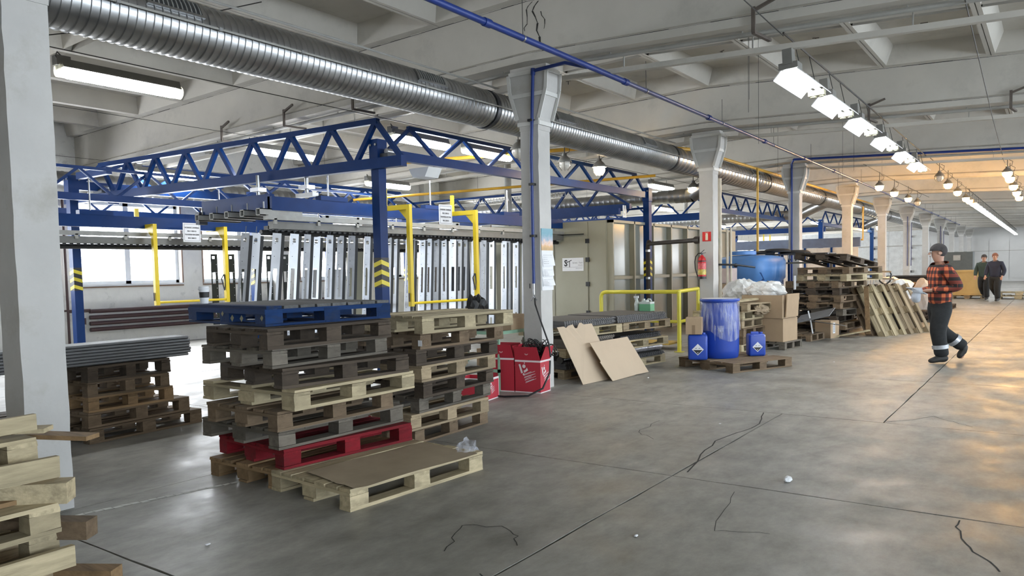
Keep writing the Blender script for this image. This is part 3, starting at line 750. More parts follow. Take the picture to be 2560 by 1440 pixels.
globe(-2.44, 24.1, 3.66, 's', 'second globe lamp of the middle string, brightly lit')
globe(-2.44, 26.6, 3.64, 's', 'third globe lamp of the middle string, brightly lit')
globe(-2.44, 29.2, 3.62, 'w', 'fourth globe lamp of the middle string, half hidden')
globe(-2.44, 30.4, 3.62, 's', 'last globe lamp of the middle string before the white tubes')
globe(-1.0, 22.3, 3.68, 's', 'upper double globe lamp at the right edge, front one')
globe(-1.0, 23.6, 3.66, 's', 'upper double globe lamp at the right edge, rear one')
globe(-1.0, 25.6, 3.62, 's', 'third globe lamp of the right-edge string')
globe(-1.0, 27.8, 3.60, 's', 'fourth globe lamp of the right-edge string')
globe(-1.0, 29.7, 3.58, 's', 'last globe lamp of the right-edge string')
globe(-7.15, 10.3, 3.50, 'o', 'unlit globe lamp just left of the calendar column, under the duct', 1.1)
globe(-7.25, 11.9, 3.47, 'o', 'unlit globe lamp just right of the calendar column, under the duct', 1.1)
globe(-7.12, 12.95, 3.47, 'w', 'lit globe lamp in front of the yellow pipe, under the duct', 1.15)
globe(-7.25, 17.9, 3.47, 'w', 'lit globe lamp left of the extinguisher column', 1.2)
globe(-9.4, 27.4, 3.5, 'o', 'unlit globe lamp over the far blue frame, left one', 1.2)
globe(-8.2, 27.6, 3.3, 'o', 'unlit globe lamp over the far blue frame, right one', 1.2)
globe(-6.9, 40.0, 3.3, 'w', 'small far globe lamp glowing beside the sixth column', 1.4)

# ------------------------------------------------------------------ blue crane frames, bridges, conveyor
def truss(parent, p, q, h, nodes, bw=.10, bh=.12, tw=.05, br=.042, inset=.6, m=blue, trim=0.0):
    """trapezoid lattice girder from p to q (bottom chord line), h high"""
    p = Vector(p); q = Vector(q); L_ = (q - p).length; d = (q - p) / L_; u = Vector((0, 0, 1))
    i0, i1 = inset if isinstance(inset, tuple) else (inset, inset)
    MB().bar(p - d * trim, q + d * trim, bw, bh).build('bottom_chord', m, parent)
    a = p + d * i0 + u * h; b = q - d * i1 + u * h
    MB().bar(a - d * .04, b + d * .04, tw, tw).build('top_chord', m, parent)
    lo = [p + d * .05 + u * .04]; 
    tops = [a + (b - a) * (i / (nodes - 1)) for i in range(nodes)]
    for i, t_ in enumerate(tops):
        nxt = tops[i + 1] if i < nodes - 1 else q - d * .05 - u * 0 + (b - b)
        mid = (t_ + nxt) / 2 if i < nodes - 1 else q - d * .05
        mid = Vector((mid.x, mid.y, p.z + (q.z - p.z) * ((mid - p).dot(d) / L_) + bh * .4))
        MB().bar(lo[-1], t_, br, br).build('brace', m, parent)
        e = mid - d * .05 if i < nodes - 1 else mid
        MB().bar(t_, e, br, br).build('brace', m, parent)
        lo.append(mid + d * .05)
def post(parent, x, y, top, w_=.15, tape=(1.33, 1.76)):
    o = MB().box(x - w_ / 2, y - w_ / 2, .012, x + w_ / 2, y + w_ / 2, top).build('post', blue, parent)
    MB().box(x - .14, y - .14, 0, x + .14, y + .14, .012).build('foot_plate', blue, parent)
    MB().box(x - w_ / 2 - .01, y - w_ / 2 - .02, top - .26, x + w_ / 2 + .01, y + w_ / 2 + .02, top + .06).build('head_plate', blue, parent)
    for s_ in (-1, 1):
        MB().tube([(x + .05 * s_, y - w_ / 2 - .035, top - .02), (x + .05 * s_, y - w_ / 2, top - .02)], .018, 8).build('bolt', galv, parent)
    if tape:
        e = w_ / 2 + .0015; q = MB(); z0, z1 = tape
        q.box(x - e, y - e, z0, x + e, y + e, z1); tp = q.build('hazard_tape', black, o)
        e2 = e + .001; st = MB(); n = 3; H_ = (z1 - z0) / n
        for i in range(n):
            z = z0 + i * H_
            st.add([(x - e2, y - e2, z), (x + e2, y - e2, z + H_ * .35), (x + e2, y - e2, z + H_ * .8), (x - e2, y - e2, z + H_ * .45)], [(0, 1, 2, 3)])
            st.add([(x + e2, y - e2, z + H_ * .35), (x + e2, y + e2, z + H_ * .0), (x + e2, y + e2, z + H_ * .45), (x + e2, y - e2, z + H_ * .8)], [(0, 1, 2, 3)])
        st.build('hazard_stripe', tape_y, o)
XF = -8.0; XM = -15.0
fr = T('gantry_crane', 'near blue steel crane frame with lattice rails and taped posts, over the conveyor', 'frame', (XF, 8, 0))
post(fr, XF - .03, 8.0, 3.40); post(fr, XF + .02, 16.85, 3.38)
post(fr, XM, 6.95, 3.42); post(fr, XM, 10.9, 3.4); post(fr, XM, 16.0, 3.4)
truss(fr, (XF, 8.1, 3.27), (XF, 16.8, 3.27), .44, 7, inset=.55, bw=.11, bh=.14, br=.05, tw=.06)
truss(fr, (XM, 7.0, 3.30), (XM, 16.6, 3.30), .46, 7, inset=.9, bw=.12, bh=.16, br=.06, tw=.08)
MB().bar((XF - .02, 16.85, 2.97), (-11.2, 16.85, 2.93), .05, .05).build('tie_bar', blue, fr)
# moving bridge nearest the camera
br_ = T('bridge_crane', 'long blue lattice crane bridge spanning the left bay in front, with trolleys at its ends', 'crane', (-8, 7.9, 3.1))
truss(br_, (-16.3, 7.45, 3.13), (-7.45, 7.92, 3.10), .60, 9, bw=.12, bh=.15, tw=.08, br=.065, inset=(1.3, .50))
for (x, y, z) in ((-7.95, 8.05, 3.2), (-14.95, 7.5, 3.2)):
    tr_ = MB().box(x - .16, y - .10, z - .02, x + .16, y + .10, z + .05).build('trolley', steeld, br_)
    for s_ in (-1, 1):
        MB().tube([(x + .1 * s_, y - .07, z + .08), (x + .1 * s_, y + .07, z + .08)], .04, 10).build('trolley_wheel', steel, tr_)
        MB().bar((x + .1 * s_, y, z - .1), (x + .1 * s_, y, z + .1), .02).build('hanger_rod', galv, tr_)
q = MB().prism([(7.55, 2.98), (7.75, 2.98), (7.85, 3.3), (7.45, 3.3)], 'x', -14.9, -14.86).build('gusset_plate', blue, br_)
MB().box(-14.7, 6.9, 3.38, -13.6, 7.0, 3.5).build('end_stop', blue, br_)
# second bridge at the far end of the frame
b2 = T('bridge_crane', 'second blue lattice crane bridge at the far end of the frame, above the grey booth', 'crane', (-8, 16.3, 3.0))
truss(b2, (-16.0, 16.3, 3.02), (-8.1, 16.2, 2.98), .5, 8, bw=.10, bh=.12, tw=.06, br=.05, inset=.8)
MB().bar((-13, 15.95, 2.80), (-8.25, 15.95, 2.86), .09, .14).build('lower_rail', blue, b2)
q = MB()
for s_ in (-.05, .05): q.tube([(-8.2, 16.1 + s_, 2.72), (-8.2, 16.1 + s_, 3.0)], .02, 6)
q.build('trolley', galv, b2)
q = MB(); n = 26
pts = [(-12.6 + i * .012 + .0, 16.0 + .04 * math.cos(i * .8), 3.36 + .055 * math.sin(i * .8)) for i in range(260)]
t = T('spiral_hose', 'coiled air hose strung below the second crane bridge', 'hose', (-11, 16, 3.3)); q.tube(pts, .006, 5, False).build('coil', steel, t)
# more frames further down the left bay, and one close to the windows
def far_frame(x0, x1, y0, y1, z, label, nb=6, tape=None):
    t = T('gantry_crane', label, 'frame', (x0, y0, 0))
    for x in (x0, x1):
        for y in (y0, y1): post(t, x, y, z + .1, tape=tape)
        truss(t, (x, y0, z), (x, y1, z), .5, nb, inset=.7)
    return t
far_frame(-7.9, -14.5, 20.9, 28.8, 3.15, 'second blue crane frame, beyond the grey booth', 7)
far_frame(-7.4, -14.2, 31.0, 41, 3.1, 'third blue crane frame, seen between the warm-lit columns', 7)
far_frame(-13.6, -16.6, 4.5, 14.5, 2.95, 'low blue lattice frame close to the left windows', 8, (1.33, 1.7))
for x, y, l in ((-11.2, 21.0, 'blue lattice bridge of the second crane frame'), (-11, 33, 'blue lattice bridge of the third crane frame')):
    t = T('bridge_crane', l, 'crane', (x, y, 3)); truss(t, (-15, y, 3.0), (-7.7, y, 2.98), .5, 7, bw=.1, bh=.2, inset=.7)

# conveyor: blue carrier beams, grey rails, toothed chain
def conveyor(x, y0, y1, zt_, label, wide=1.0, ends=True):
    t = T('chain_conveyor', label, 'conveyor', (x, y0, zt_))
    MB().box(x - .05, y0, zt_ - .20, x + .05, y1, zt_).build('carrier_beam', blue, t)
    for i in range(int((y1 - y0) / 2.4)):
        y = y0 + .9 + i * 2.4
        MB().box(x - .06, y, zt_, x + .06, y + .55, zt_ + .07).build('splice_plate', blue, t)
        MB().tube([(x, y + .2, zt_ + .05), (x, y + .2, 3.2)], .014, 6).build('hanger_rod', galv, t)
    MB().box(x - .03, y0 - .1, zt_ - .34, x + .09, y1, zt_ - .27).build('side_rail', greyrail, t)
    MB().box(x - .06, y0 + .0, zt_ - .47, x + .06, y1, zt_ - .36).build('chain_channel', mat('grey_channel', (.16, .16, .15), rough=.5, metal=.4), t)
    MB().tube([(x - .1, y0 - .1, zt_ - .52), (x - .1, y1, zt_ - .52)], .04, 8).build('drive_tube', black, t)
    q = MB(); n = int((y1 - y0) / .11)
    for i in range(n): y = y0 + i * .11; q.box(x - .16, y, zt_ - .50, x - .04, y + .05, zt_ - .42)
    q.build('chain_teeth', black, t)
    q = MB(); n = int((y1 - y0) / .8)
    for i in range(n): y = y0 + i * .8; q.box(x + .06, y, zt_ - .40, x + .09, y + .05, zt_ - .32)
    q.build('rail_lugs', condm, t)
    return t
c1 = conveyor(-9.3, 7.05, 15.05, 2.68, 'near overhead chain conveyor carrying the row of steel profiles')
c2 = conveyor(-13.0, 5.2, 16.0, 2.60, 'second overhead chain conveyor by the windows, with blue beam')
t = T('cross_carrier', 'short blue cross beam with five square rail ends poking out, under the crane bridge', 'beam', (-10.9, 7.0, 2.5))
MB().box(-11.0, 7.05, 2.45, -9.3, 7.13, 2.72).build('cross_beam', blue, t)
MB().box(-11.1, 7.0, 2.36, -11.0, 7.14, 2.56).build('end_plate', steeld, t)
for i in range(5):
    x = -10.88 + i * .38
    q = MB()
    for (a, b, c, d) in ((0, 0, .012, .1), (.088, 0, .1, .1), (0, 0, .1, .012), (0, .088, .1, .1)): q.box(x + a, 6.85, 2.40 + b + .025 * 0, x + c, 7.6, 2.40 + d)
    q.build('rail_end', greyrail, t)
    MB().tube([(x + .05, 6.95, 2.5), (x + .05, 6.95, 2.60)], .012, 6).build('bolt', galv, t)
for i, (x, y, l) in enumerate([(-10.3, 7.6, 'shiny trolley hook assembly above the cross beam, left one'), (-9.5, 7.9, 'shiny trolley hook assembly above the long blue beam, right one')]):
    t = T('trolley_hook', l, 'hook', (x, y, 2.8)); MB().box(x - .2, y - .06, 2.74, x + .2, y + .06, 2.80).build('plate', galv, t)
    MB().tube([(x, y, 2.8), (x, y, 3.12)], .03, 8).build('stem', galv, t); MB().box(x - .1, y - .08, 2.86, x + .1, y + .08, 2.92).build('block', steel, t)
# white angular junction housing under the frame rail
t = tag(MB().prism([(-.12, 0), (.12, 0), (.2, .14), (-.2, .14)], 'y', 0, .3).build('junction_box', reflw, None, loc=(-7.75, 8.55, 2.95), world=False), 'white tapered junction box hanging beside the front blue post', 'box')

# yellow gates with notices
def gate(x, y0, y1, z0, z1, label, nlabel):
    t = T('yellow_gate', label, 'gate', (x, y0, z0))
    for i, y in enumerate((y0, y1)):
        MB().box(x - .035, y - .035, z0 - .02, x + .035, y + .035, z1).build('upright', yellow, t)
        MB().box(x - .55, y - .03, z1 - .08, x + .03, y + .03, z1).build('arm', yellow, t)
        MB().prism([(x - .035, z1 - .08), (x - .035, z1 - .26), (x - .22, z1 - .08)], 'y', y - .012, y + .012).build('gusset', yellow, t)
        MB().box(x - .56, y - .035, z1 - .06, x - .52, y + .035, z1 + .30).build('hanger_arm', yellow, t)
    MB().tube([(x, y0, z0 + .03), (x, y1, z0 + .03)], .022, 8).build('bottom_bar', yellow, t)
    MB().tube([(x, y0 - .05, z0 + .06), (x, y0 - .05, z0 + .2)], .012, 6).build('latch', rustw, t)
    lk = MB().tube([(x - .0, y1 - .05, z0 + .5), (x - .02, y1 - .09, z0 + .42), (x, y1 - .05, z0 + .2), (x + .01, y1 - .03, z0 + .35), (x - .0, y1 - .05, z0 + .5)], .012, 6).build('chain_loop', steeld, t)
    s = T('notice_board', nlabel, 'sign', (x + .04, (y0 + y1) / 2, z1 - .16))
    ym = (y0 + y1) / 2
    MB().box(x + .03, ym - .17, z1 - .30, x + .04, ym + .17, z1 + .04).build('sheet', paper, s)
    q = MB(); z_ = z1 - .30
    for (a, b, c, d) in ((-.15, .02, .15, .026), (-.15, .314, .15, .32), (-.15, .02, -.144, .32), (.144, .02, .15, .32)): q.box(x + .041, ym + a, z_ + b, x + .0415, ym + c, z_ + d)
    q.build('border', inkg, s)
    for i, tx in enumerate(('NOSNOSC ZAWIESIA', 'MAX 1000 KG', 'TRAWERSA BOCZNA', 'MAX 500 KG')):
        text(tx, .034, (x + .042, ym, z1 - .045 - .062 * i), (PI / 2, 0, PI / 2), ink, s, bold=.0008, sx=.85)
    return t
gate(-8.62, 9.25, 11.0, 1.0, 2.65, 'near yellow gate hanging below the conveyor, in front of the steel profiles', 'white notice with four text lines hung on the near yellow gate')
gate(-12.72, 7.22, 8.6, 1.08, 2.47, 'yellow gate hanging in front of the bright left window', 'cream notice with four text lines hung on the far left yellow gate')
gate(-10.6, 24.3, 25.6, 1.15, 2.55, 'far yellow gate behind the blue tank', 'small pale notice on the yellow gate behind the blue tank')
gate(-9.8, 33.4, 34.3, 1.15, 2.6, 'farthest yellow gate, between the two warm-lit columns', 'tiny pale notice on the farthest yellow gate')

# perforated steel profiles hanging from the conveyor
def profile_mesh(h, wd, m, kind=0):
    t = T('steel_profile', '', 'profile'); q = MB()
    d = .028; zs = [(0, -.0), ]
    # face plate with oval near the top and a long slot in the middle, built of strips around the openings
    op = [(h - .13, h - .07, .022), (h - .98, h - .52, .017 if kind else .028)]
    z = 0
    holes = sorted([(a, b, c) for a, b, c in op] + ([(.08, .22, .018)] if kind != 2 else []))
    for (a, b, c) in holes:
        q.box(-wd / 2, 0, z, wd / 2, .003, a); q.box(-wd / 2, 0, a, -c, .003, b); q.box(c, 0, a, wd / 2, .003, b); z = b
    q.box(-wd / 2, 0, z, wd / 2, .003, h)
    q.build('web', m, t, world=False)
    MB().box(-wd / 2, .003, 0, -wd / 2 + .003, d + .03, h).build('flange', m, t, world=False)
    MB().box(wd / 2 - .003, .003, 0, wd / 2, d + .03, h).build('flange', m, t, world=False)
    MB().box(wd / 2 + .0, .012, 0, wd / 2 + .045, .018, h - .03).build('lip', black, t, world=False)  # black channel edge, widened so its colour stands in for the flange's shaded side
    MB().tube([(0, .02, h - .10), (0, .02, h + .10)], .006, 5).build('hook', steeld, t, world=False)
    s_ = MB()
    for i in range(9): zz = .3 + i * .19; s_.tube([(-.02, -.001, zz), (-.02, .001, zz)], .006, 6)
    s_.build('screw_holes', black, t, world=False)
    return t
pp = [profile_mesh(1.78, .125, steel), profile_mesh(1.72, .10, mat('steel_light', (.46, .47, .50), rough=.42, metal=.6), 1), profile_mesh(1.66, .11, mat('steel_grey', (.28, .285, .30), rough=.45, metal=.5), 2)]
pu = [0, 0, 0]
seq = [(622, .2, 2), (648, .19, 0), (685, .19, 0), (730, .17, 0), (763, .16, 1), (797, .15, 0), (822, .14, 1), (853, .14, 1), (872, .13, 2), (916, .13, 1), (975, .12, 1), (992, .12, 1), (1018, .12, 1), (1034, .12, 2),
       (1062, .11, 1), (1073, .11, 1), (1094, .1, 2), (1113, .06, 1), (1128, .08, 0), (1143, .09, 1), (1162, .1, 2), (1186, .09, 1), (1202, .08, 2), (1220, .08, 1), (1232, .07, 0), (1255, .07, 1), (1268, .05, 2), (1293, .06, 1), (1308, .05, 2)]
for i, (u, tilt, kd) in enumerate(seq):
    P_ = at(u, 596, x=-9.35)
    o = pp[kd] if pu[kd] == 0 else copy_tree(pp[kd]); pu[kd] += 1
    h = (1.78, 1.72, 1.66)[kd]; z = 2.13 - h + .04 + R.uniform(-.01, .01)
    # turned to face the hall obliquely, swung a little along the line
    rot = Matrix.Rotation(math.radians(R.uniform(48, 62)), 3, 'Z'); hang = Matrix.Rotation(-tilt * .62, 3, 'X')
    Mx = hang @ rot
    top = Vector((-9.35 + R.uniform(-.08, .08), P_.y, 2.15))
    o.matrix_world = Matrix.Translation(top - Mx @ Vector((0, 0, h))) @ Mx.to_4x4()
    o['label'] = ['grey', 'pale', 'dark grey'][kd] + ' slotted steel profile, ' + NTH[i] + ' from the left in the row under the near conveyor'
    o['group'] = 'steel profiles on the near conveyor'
# darker perforated strips hanging farther back against the windows
def dark_strip():
    t = T('perforated_strip', '', 'profile'); h = 1.35; q = MB(); z = 0
    for (a, b, c) in ((.15, .42, .02), (.78, 1.0, .024), (1.26, 1.31, .02)):
        q.box(-.055, 0, z, .055, .004, a); q.box(-.055, 0, a, -c - .01, .004, b); q.box(c - .01, 0, a, .055, .004, b); z = b
    q.box(-.055, 0, z, .055, .004, h); q.build('web', mat('dark_green_steel', (.02, .024, .022), rough=.5, metal=.3), t, world=False)
    q = MB()
    for i in range(8): q.tube([(.035, -.001, .1 + i * .15), (.035, .005, .1 + i * .15)], .008, 6)
    q.build('rivets', steel, t, world=False); return t
ds = dark_strip()
for i, u in enumerate((535, 578, 608, 643, 673, 713)):
    P_ = at(u, 650, x=-13.1); o = ds if i == 0 else copy_tree(ds)
    o.location = (-13.1, P_.y, .62); o.rotation_euler = (0, 0, math.radians(50)); o.scale = (1.1, 1, 1.0)
    o['label'] = NTH[i] + ' from the left of the black perforated strips hanging against the windows'; o['group'] = 'black strips on the second conveyor'
# pale sheets standing between and behind the profiles
sheets = [(778, .14, 1.2, 'glossy white sheet behind the profiles, left of centre'), (838, .16, 1.2, 'glossy white sheet behind the profiles, left of the front post'), (890, .18, 1.5, 'cream sheet just left of the front blue post'),
          (1080, .25, 1.6, 'brownish grey sheet behind the near yellow gate'), (1150, .2, 1.6, 'dark glossy sheet behind the near yellow gate'), (1265, .22, 1.7, 'cream sheet near the calendar column, left one'), (1290, .2, 1.75, 'cream sheet near the calendar column, right one')]
for i, (u, wd, h, l) in enumerate(sheets):
    P_ = at(u, 640, x=-9.9); m = [paper, paper, cream, mat('taupe_sheet', (.22, .19, .17), rough=.4), steeld, cream, cream][i]
    o = MB().box(-wd, 0, 0, wd, .02, h).build('hanging_sheet', m, None, loc=(-9.9, P_.y, .42), rot=(-.06, 0, math.radians(40)), world=False); tag(o, l, 'sheet')

# ------------------------------------------------------------------ grey-cream treatment booth
bo = T('treatment_booth', 'large cream sheet-metal booth with a door and a ribbed side wall', 'booth', (-8.15, 15.1, 0))
BX, BY, BH = -8.15, 15.1, 2.62
MB().box(-12.4, BY, 0, BX, 23.5, BH).build('shell', cream, bo)
MB().box(-12.4, BY - .012, 0, -9.52, BY, BH - .02).build('front_panel', cream, bo)
MB().box(-8.60, BY - .012, 0, BX - .01, BY, BH - .02).build('front_panel', cream, bo)
MB().box(-9.50, BY - .012, 2.30, -8.62, BY, BH - .02).build('front_panel', cream, bo)
dr = MB().box(-9.48, BY - .035, .04, -8.62, BY - .0, 2.28).build('door', cream, bo)
for z in (.5, 1.15, 1.70, 2.12):
    MB().box(-8.66, BY - .06, z, -8.57, BY - .03, z + .10).build('hinge', black, dr)
MB().tube([(-9.4, BY - .05, 2.33), (-8.7, BY - .05, 2.33)], .012, 6).build('door_closer', black, bo)
sg = T('door_sign', 'white sign with the large black letters ST on the booth door', 'sign', (-9.0, BY - .045, 1.66))
MB().box(-9.28, BY - .045, 1.50, -8.72, BY - .036, 1.80).build('plate', paper, sg)
text('S', .20, (-9.185, BY - .048, 1.675), (PI / 2, 0, 0), ink, sg, bold=.006, sx=.95)
q = MB(); q.bar((-9.085, BY - .0475, 1.59), (-9.085, BY - .0475, 1.73), .016, .002, up=(0, 1, 0)); q.bar((-9.17, BY - .0475, 1.69), (-9.03, BY - .0475, 1.75), .016, .002, up=(0, 1, 0))
q.build('letter_t', ink, sg)
text('Serwis - Tech', .048, (-8.875, BY - .048, 1.685), (PI / 2, 0, 0), inkg, sg)
text('Malopolska', .026, (-8.80, BY - .048, 1.63), (PI / 2, 0, 0), inkg, sg)
MB().box(-9.26, BY - .0475, 1.585, -8.74, BY - .046, 1.590).build('rule_line', inkg, sg)
text('www.serwistech.pl', .022, (-8.84, BY - .048, 1.56), (PI / 2, 0, 0), inkg, sg)
ribs = [15.14, 16.25, 17.9, 18.9, 19.5, 20.6, 21.7, 22.9]
ribs = [15.14, 16.2, 17.25, 18.3, 19.35, 20.4, 21.5, 22.6]
glossg = mat('booth_panel_gloss', (.30, .30, .26), rough=.16, var=.05, scale=2, spec=.7)
for i, y in enumerate(ribs):
    MB().box(BX, y, 0, BX + .14, y + .05, BH).build('rib', cream, bo)
    if i < len(ribs) - 1:
        MB().box(BX + .0, y + .055, .02, BX + .012, ribs[i + 1] - .005, 1.28).build('wall_panel', glossg, bo)
        MB().box(BX + .0, y + .055, 1.38, BX + .012, ribs[i + 1] - .005, BH - .05).build('wall_panel', glossg, bo)
        MB().box(BX, y + .05, 1.29, BX + .10, ribs[i + 1], 1.36).build('cross_rail', cream, bo)
MB().box(BX, 15.14, BH - .06, BX + .14, 22.65, BH).build('top_rail', cream, bo)
# brown-black pipe from the extinguisher column down beside the booth
t = T('drain_pipe', 'thick black-brown pipe from the extinguisher column to the booth and down', 'pipe', (-7.5, 15.9, 0)); bk = mat('brown_black_pipe', (.035, .027, .024), rough=.4, var=.1)
MB().tube([(-5.62, 14.27, 2.06), (-7.55, 15.95, 2.08)], .045, 12).build('pipe', bk, t)
MB().tube([(-5.62, 14.27, 2.06), (-5.78, 14.4, 2.06)], .075, 12).build('flange', bk, t)
MB().tube([(-7.5, 15.9, 2.14), (-7.56, 15.97, 2.0), (-7.56, 15.97, .05)], .05, 12).build('down_pipe', bk, t)
for z in (1.0, 1.28, 1.9): MB().tube([(-7.56, 15.97, z), (-7.56, 15.97, z + .05)], .056, 12).build('coupling', galv, t)

# ------------------------------------------------------------------ pallets
H = .144
PP = {}; PUSED = set()
def pallet_proto(tone, kind='euro'):
    t = T('wooden_pallet', '', 'pallet'); Wd, L_ = .8, 1.2
    wx, wy, wb_ = W(tone, 'x'), W(tone, 'y'), W(tone, 'b')
    j = .0022
    xsb = [-.05, -Wd / 2, -Wd + .05]; ysb = [.0725, L_ / 2, L_ - .0725]
    for x in xsb: MB().box(x - .05, 0, 0, x + .05, L_, .021, j).build('bottom_board', wy, t, world=False)
    for x in xsb:
        for y in ysb:
            hw = .05 if x != -Wd / 2 else .07
            MB().box(x - hw, y - .07, .022, x + hw, y + .07, .0995, j).build('block', wb_, t, world=False)
    for y in ysb: MB().box(-Wd, y - .07, .1005, 0, y + .07, .1215, j).build('cross_board', wx, t, world=False)
    if kind == 'euro': ds_ = [(-.0725, .072), (-.215, .05), (-.4, .072), (-.585, .05), (-.7275, .072)]
    elif kind == 'close': ds_ = [(-.055, .052), (-.17, .05), (-.285, .05), (-.4, .05), (-.515, .05), (-.63, .05), (-.745, .052)]
    else: ds_ = [(-.0525, .05), (-.4, .05), (-.7475, .05)]
    for i, (x, hw) in enumerate(ds_):
        e0, e1 = R.uniform(-.008, .012), R.uniform(-.012, .008)
        q = MB(); ysx = [e0, .3, .62, .9, L_ + e1]
        for a, b in zip(ysx[:-1], ysx[1:]): pass
        q.box(x - hw, e0, .1225, x + hw, L_ + e1, .1435, j); q.build('deck_board', wy, t, world=False)
    return t
def pallet(tone, near, z, rz, label, Wd=.8, L_=1.2, kind='euro', group=None, flip=False, tilt=(0, 0), hs=1.0):
    key = (tone, kind)
    if key not in PP: PP[key] = pallet_proto(tone, kind)
    o = PP[key] if key not in PUSED else copy_tree(PP[key]); PUSED.add(key)
    o.location = (near[0], near[1], z); o.rotation_euler = (math.radians(tilt[0]), math.radians(tilt[1]), math.radians(rz))
    o.scale = (Wd / .8, L_ / 1.2, hs); o['label'] = label
    if group: o['group'] = group
    elif 'group' in o: del o['group']
    return o
h = .1455
G1 = 'pallets of the central mixed stack'
S1 = [('warm', (-4.49, 3.37), 0, 'yellowish pallet on the floor, lowest of the central stack under the red one', .80, 1.2, 'euro'),
      ('red', (-4.44, 3.40), -6, 'red painted pallet near the bottom of the central stack', .92, 1.2, 'close'),
      ('grey', (-4.45, 3.37), -2, 'weathered grey pallet lying directly on the red pallet', .98, 1.22, 'euro'),
      ('brown', (-4.38, 3.31), -1, 'light brown pallet, fourth from the floor in the central stack', .85, 1.12, 'euro'),
      ('cream', (-4.29, 3.39), -1, 'clean cream-coloured open pallet sticking out in the middle of the central stack', 1.12, 1.2, 'open'),
      ('dark', (-4.40, 3.38), -7, 'dark weathered pallet lying on the cream open pallet', .9, 1.15, 'euro'),
      ('grey', (-4.45, 3.34), 1, 'grey pallet third from the top of the central stack', .82, 1.15, 'euro'),
      ('dark', (-4.36, 3.24), -2, 'dark brown pallet right under the blue pallet', .75, 1.15, 'euro')]
for i, (t_, n_, rz, l, Wd, L_, kd) in enumerate(S1):
    pallet(t_, n_, i * h, rz, l, Wd, L_, kd, G1)
# blue top pallet of another build: closed sides with cut-out windows
bpal = T('blue_pallet', 'dark blue painted pallet with chipped edges, top of the central stack', 'pallet', (-4.56, 3.38, 8 * h), math.radians(-7), G1)
Wd, L_ = 1.2, 1.12; wbx, wby, wbb = W('blue', 'x'), W('blue', 'y'), W('blue', 'b')
for i in range(3):
    x = -.06 - i * (Wd - .12) / 2; MB().box(x - .06, 0, 0, x + .06, L_, .018, .002).build('bottom_board', wby, bpal, world=False)
for y in (.06, L_ / 2, L_ - .06): MB().box(-Wd, y - .06, .0, 0, y + .06, .017, .002).build('bottom_board', wbx, bpal, world=False)
for i in range(3):
    for k in range(3):
        x = -.07 - i * (Wd - .14) / 2; y = .07 + k * (L_ - .14) / 2
        o = MB().box(x - .07, y - .07, .019, x + .07, y + .07, .115, .002).build('block', wbb, bpal, world=False)
MB().box(-.035, 0, .09, 0, L_, .122, .001).build('stringer', wby, bpal, world=False); MB().box(-Wd, 0, .09, -Wd + .035, L_, .122, .001).build('stringer', wby, bpal, world=False)
MB().box(-Wd, -.003, .085, 0, .03, .122, .001).build('stringer', wbx, bpal, world=False)
greyw = wood('wood_bluegrey', (.115, .115, .115), 'x')
for i in range(8):
    y = .01 + i * .139; MB().box(-Wd - .004, y, .1235, .004, y + .12, .145, .002).build('deck_board', greyw if i else wbx, bpal, world=False)
chips = MB()
for (x, z) in ((-.47, .05), (-.33, .05), (-.62, .08), (-.04, .06)):
    a = R.uniform(.02, .03); chips.add([(x - a, -.0045, z), (x, -.0045, z - a), (x + a, -.0045, z + .004), (x + .003, -.0045, z + a)], [(0, 1, 2, 3)])
chips.build('paint_chips', mat('bare_chip', (.22, .21, .13), rough=.8), bpal, world=False)
cup = T('coffee_cup', 'white paper coffee cup with black band and white lid on the blue pallet', 'cup', (-5.672, 3.622, 8 * h + .1455))
cz = cup.location
MB().lathe([(0, .001), (.030, .001), (.031, .004), (.041, .118), (.0, .118)], (0, 0, 0), 28).build('body', paper, cup, world=False)
MB().lathe([(.0355, .05), (.0372, .05), (.0412, .096), (.0395, .096)], (0, 0, 0), 28).build('sleeve', black, cup, world=False)
MB().lathe([(.041, .114), (.045, .114), (.045, .124), (.041, .127), (.040, .140), (.036, .142), (0, .139)], (0, 0, 0), 28).build('lid', paper, cup, world=False)
# stack behind on the right
G2 = 'pallets of the brown stack beside the central one'
S2 = [('brown', (-4.60, 4.93), 2, 'brown pallet on the floor, lowest of the right-hand brown stack'), ('pale', (-4.54, 4.82), 0, 'pallet second from the floor in the right-hand stack, pale corner block'),
      ('grey', (-4.53, 4.92), 3, 'grey pallet third from the floor in the right-hand stack'), ('dark', (-4.44, 4.88), 4, 'black-brown pallet in the lower middle of the right-hand stack'),
      ('pale', (-4.42, 4.84), 2, 'pale pallet in the middle of the right-hand stack, between two dark ones'), ('dark', (-4.44, 4.80), -2, 'dark stained pallet third from the top of the right-hand stack'),
      ('brown', (-4.38, 4.79), -3, 'brown pallet with oval stamps on its blocks, second from top of the right-hand stack'), ('cream', (-4.27, 4.70), -7, 'pale pallet on top of the right-hand stack')]
for i, (t_, n_, rz, l) in enumerate(S2):
    o = pallet(t_, n_, i * h, rz, l, .82, 1.12, 'close' if i == 7 else 'euro', G2)
    if i == 6:
        for y, r_ in ((.0725, .032), (1.13, .034)):
            m_ = MB(); pts = [(.0025, y + r_ * math.cos(a * PI / 8), .06 + r_ * .8 * math.sin(a * PI / 8)) for a in range(17)]; m_.tube(pts, .0022, 4); m_.build('brand_stamp', carddk, o, world=False)
        MB().box(-.02, -.004, .03, .025, -.002, .08).build('paper_tag', paper, o, world=False)
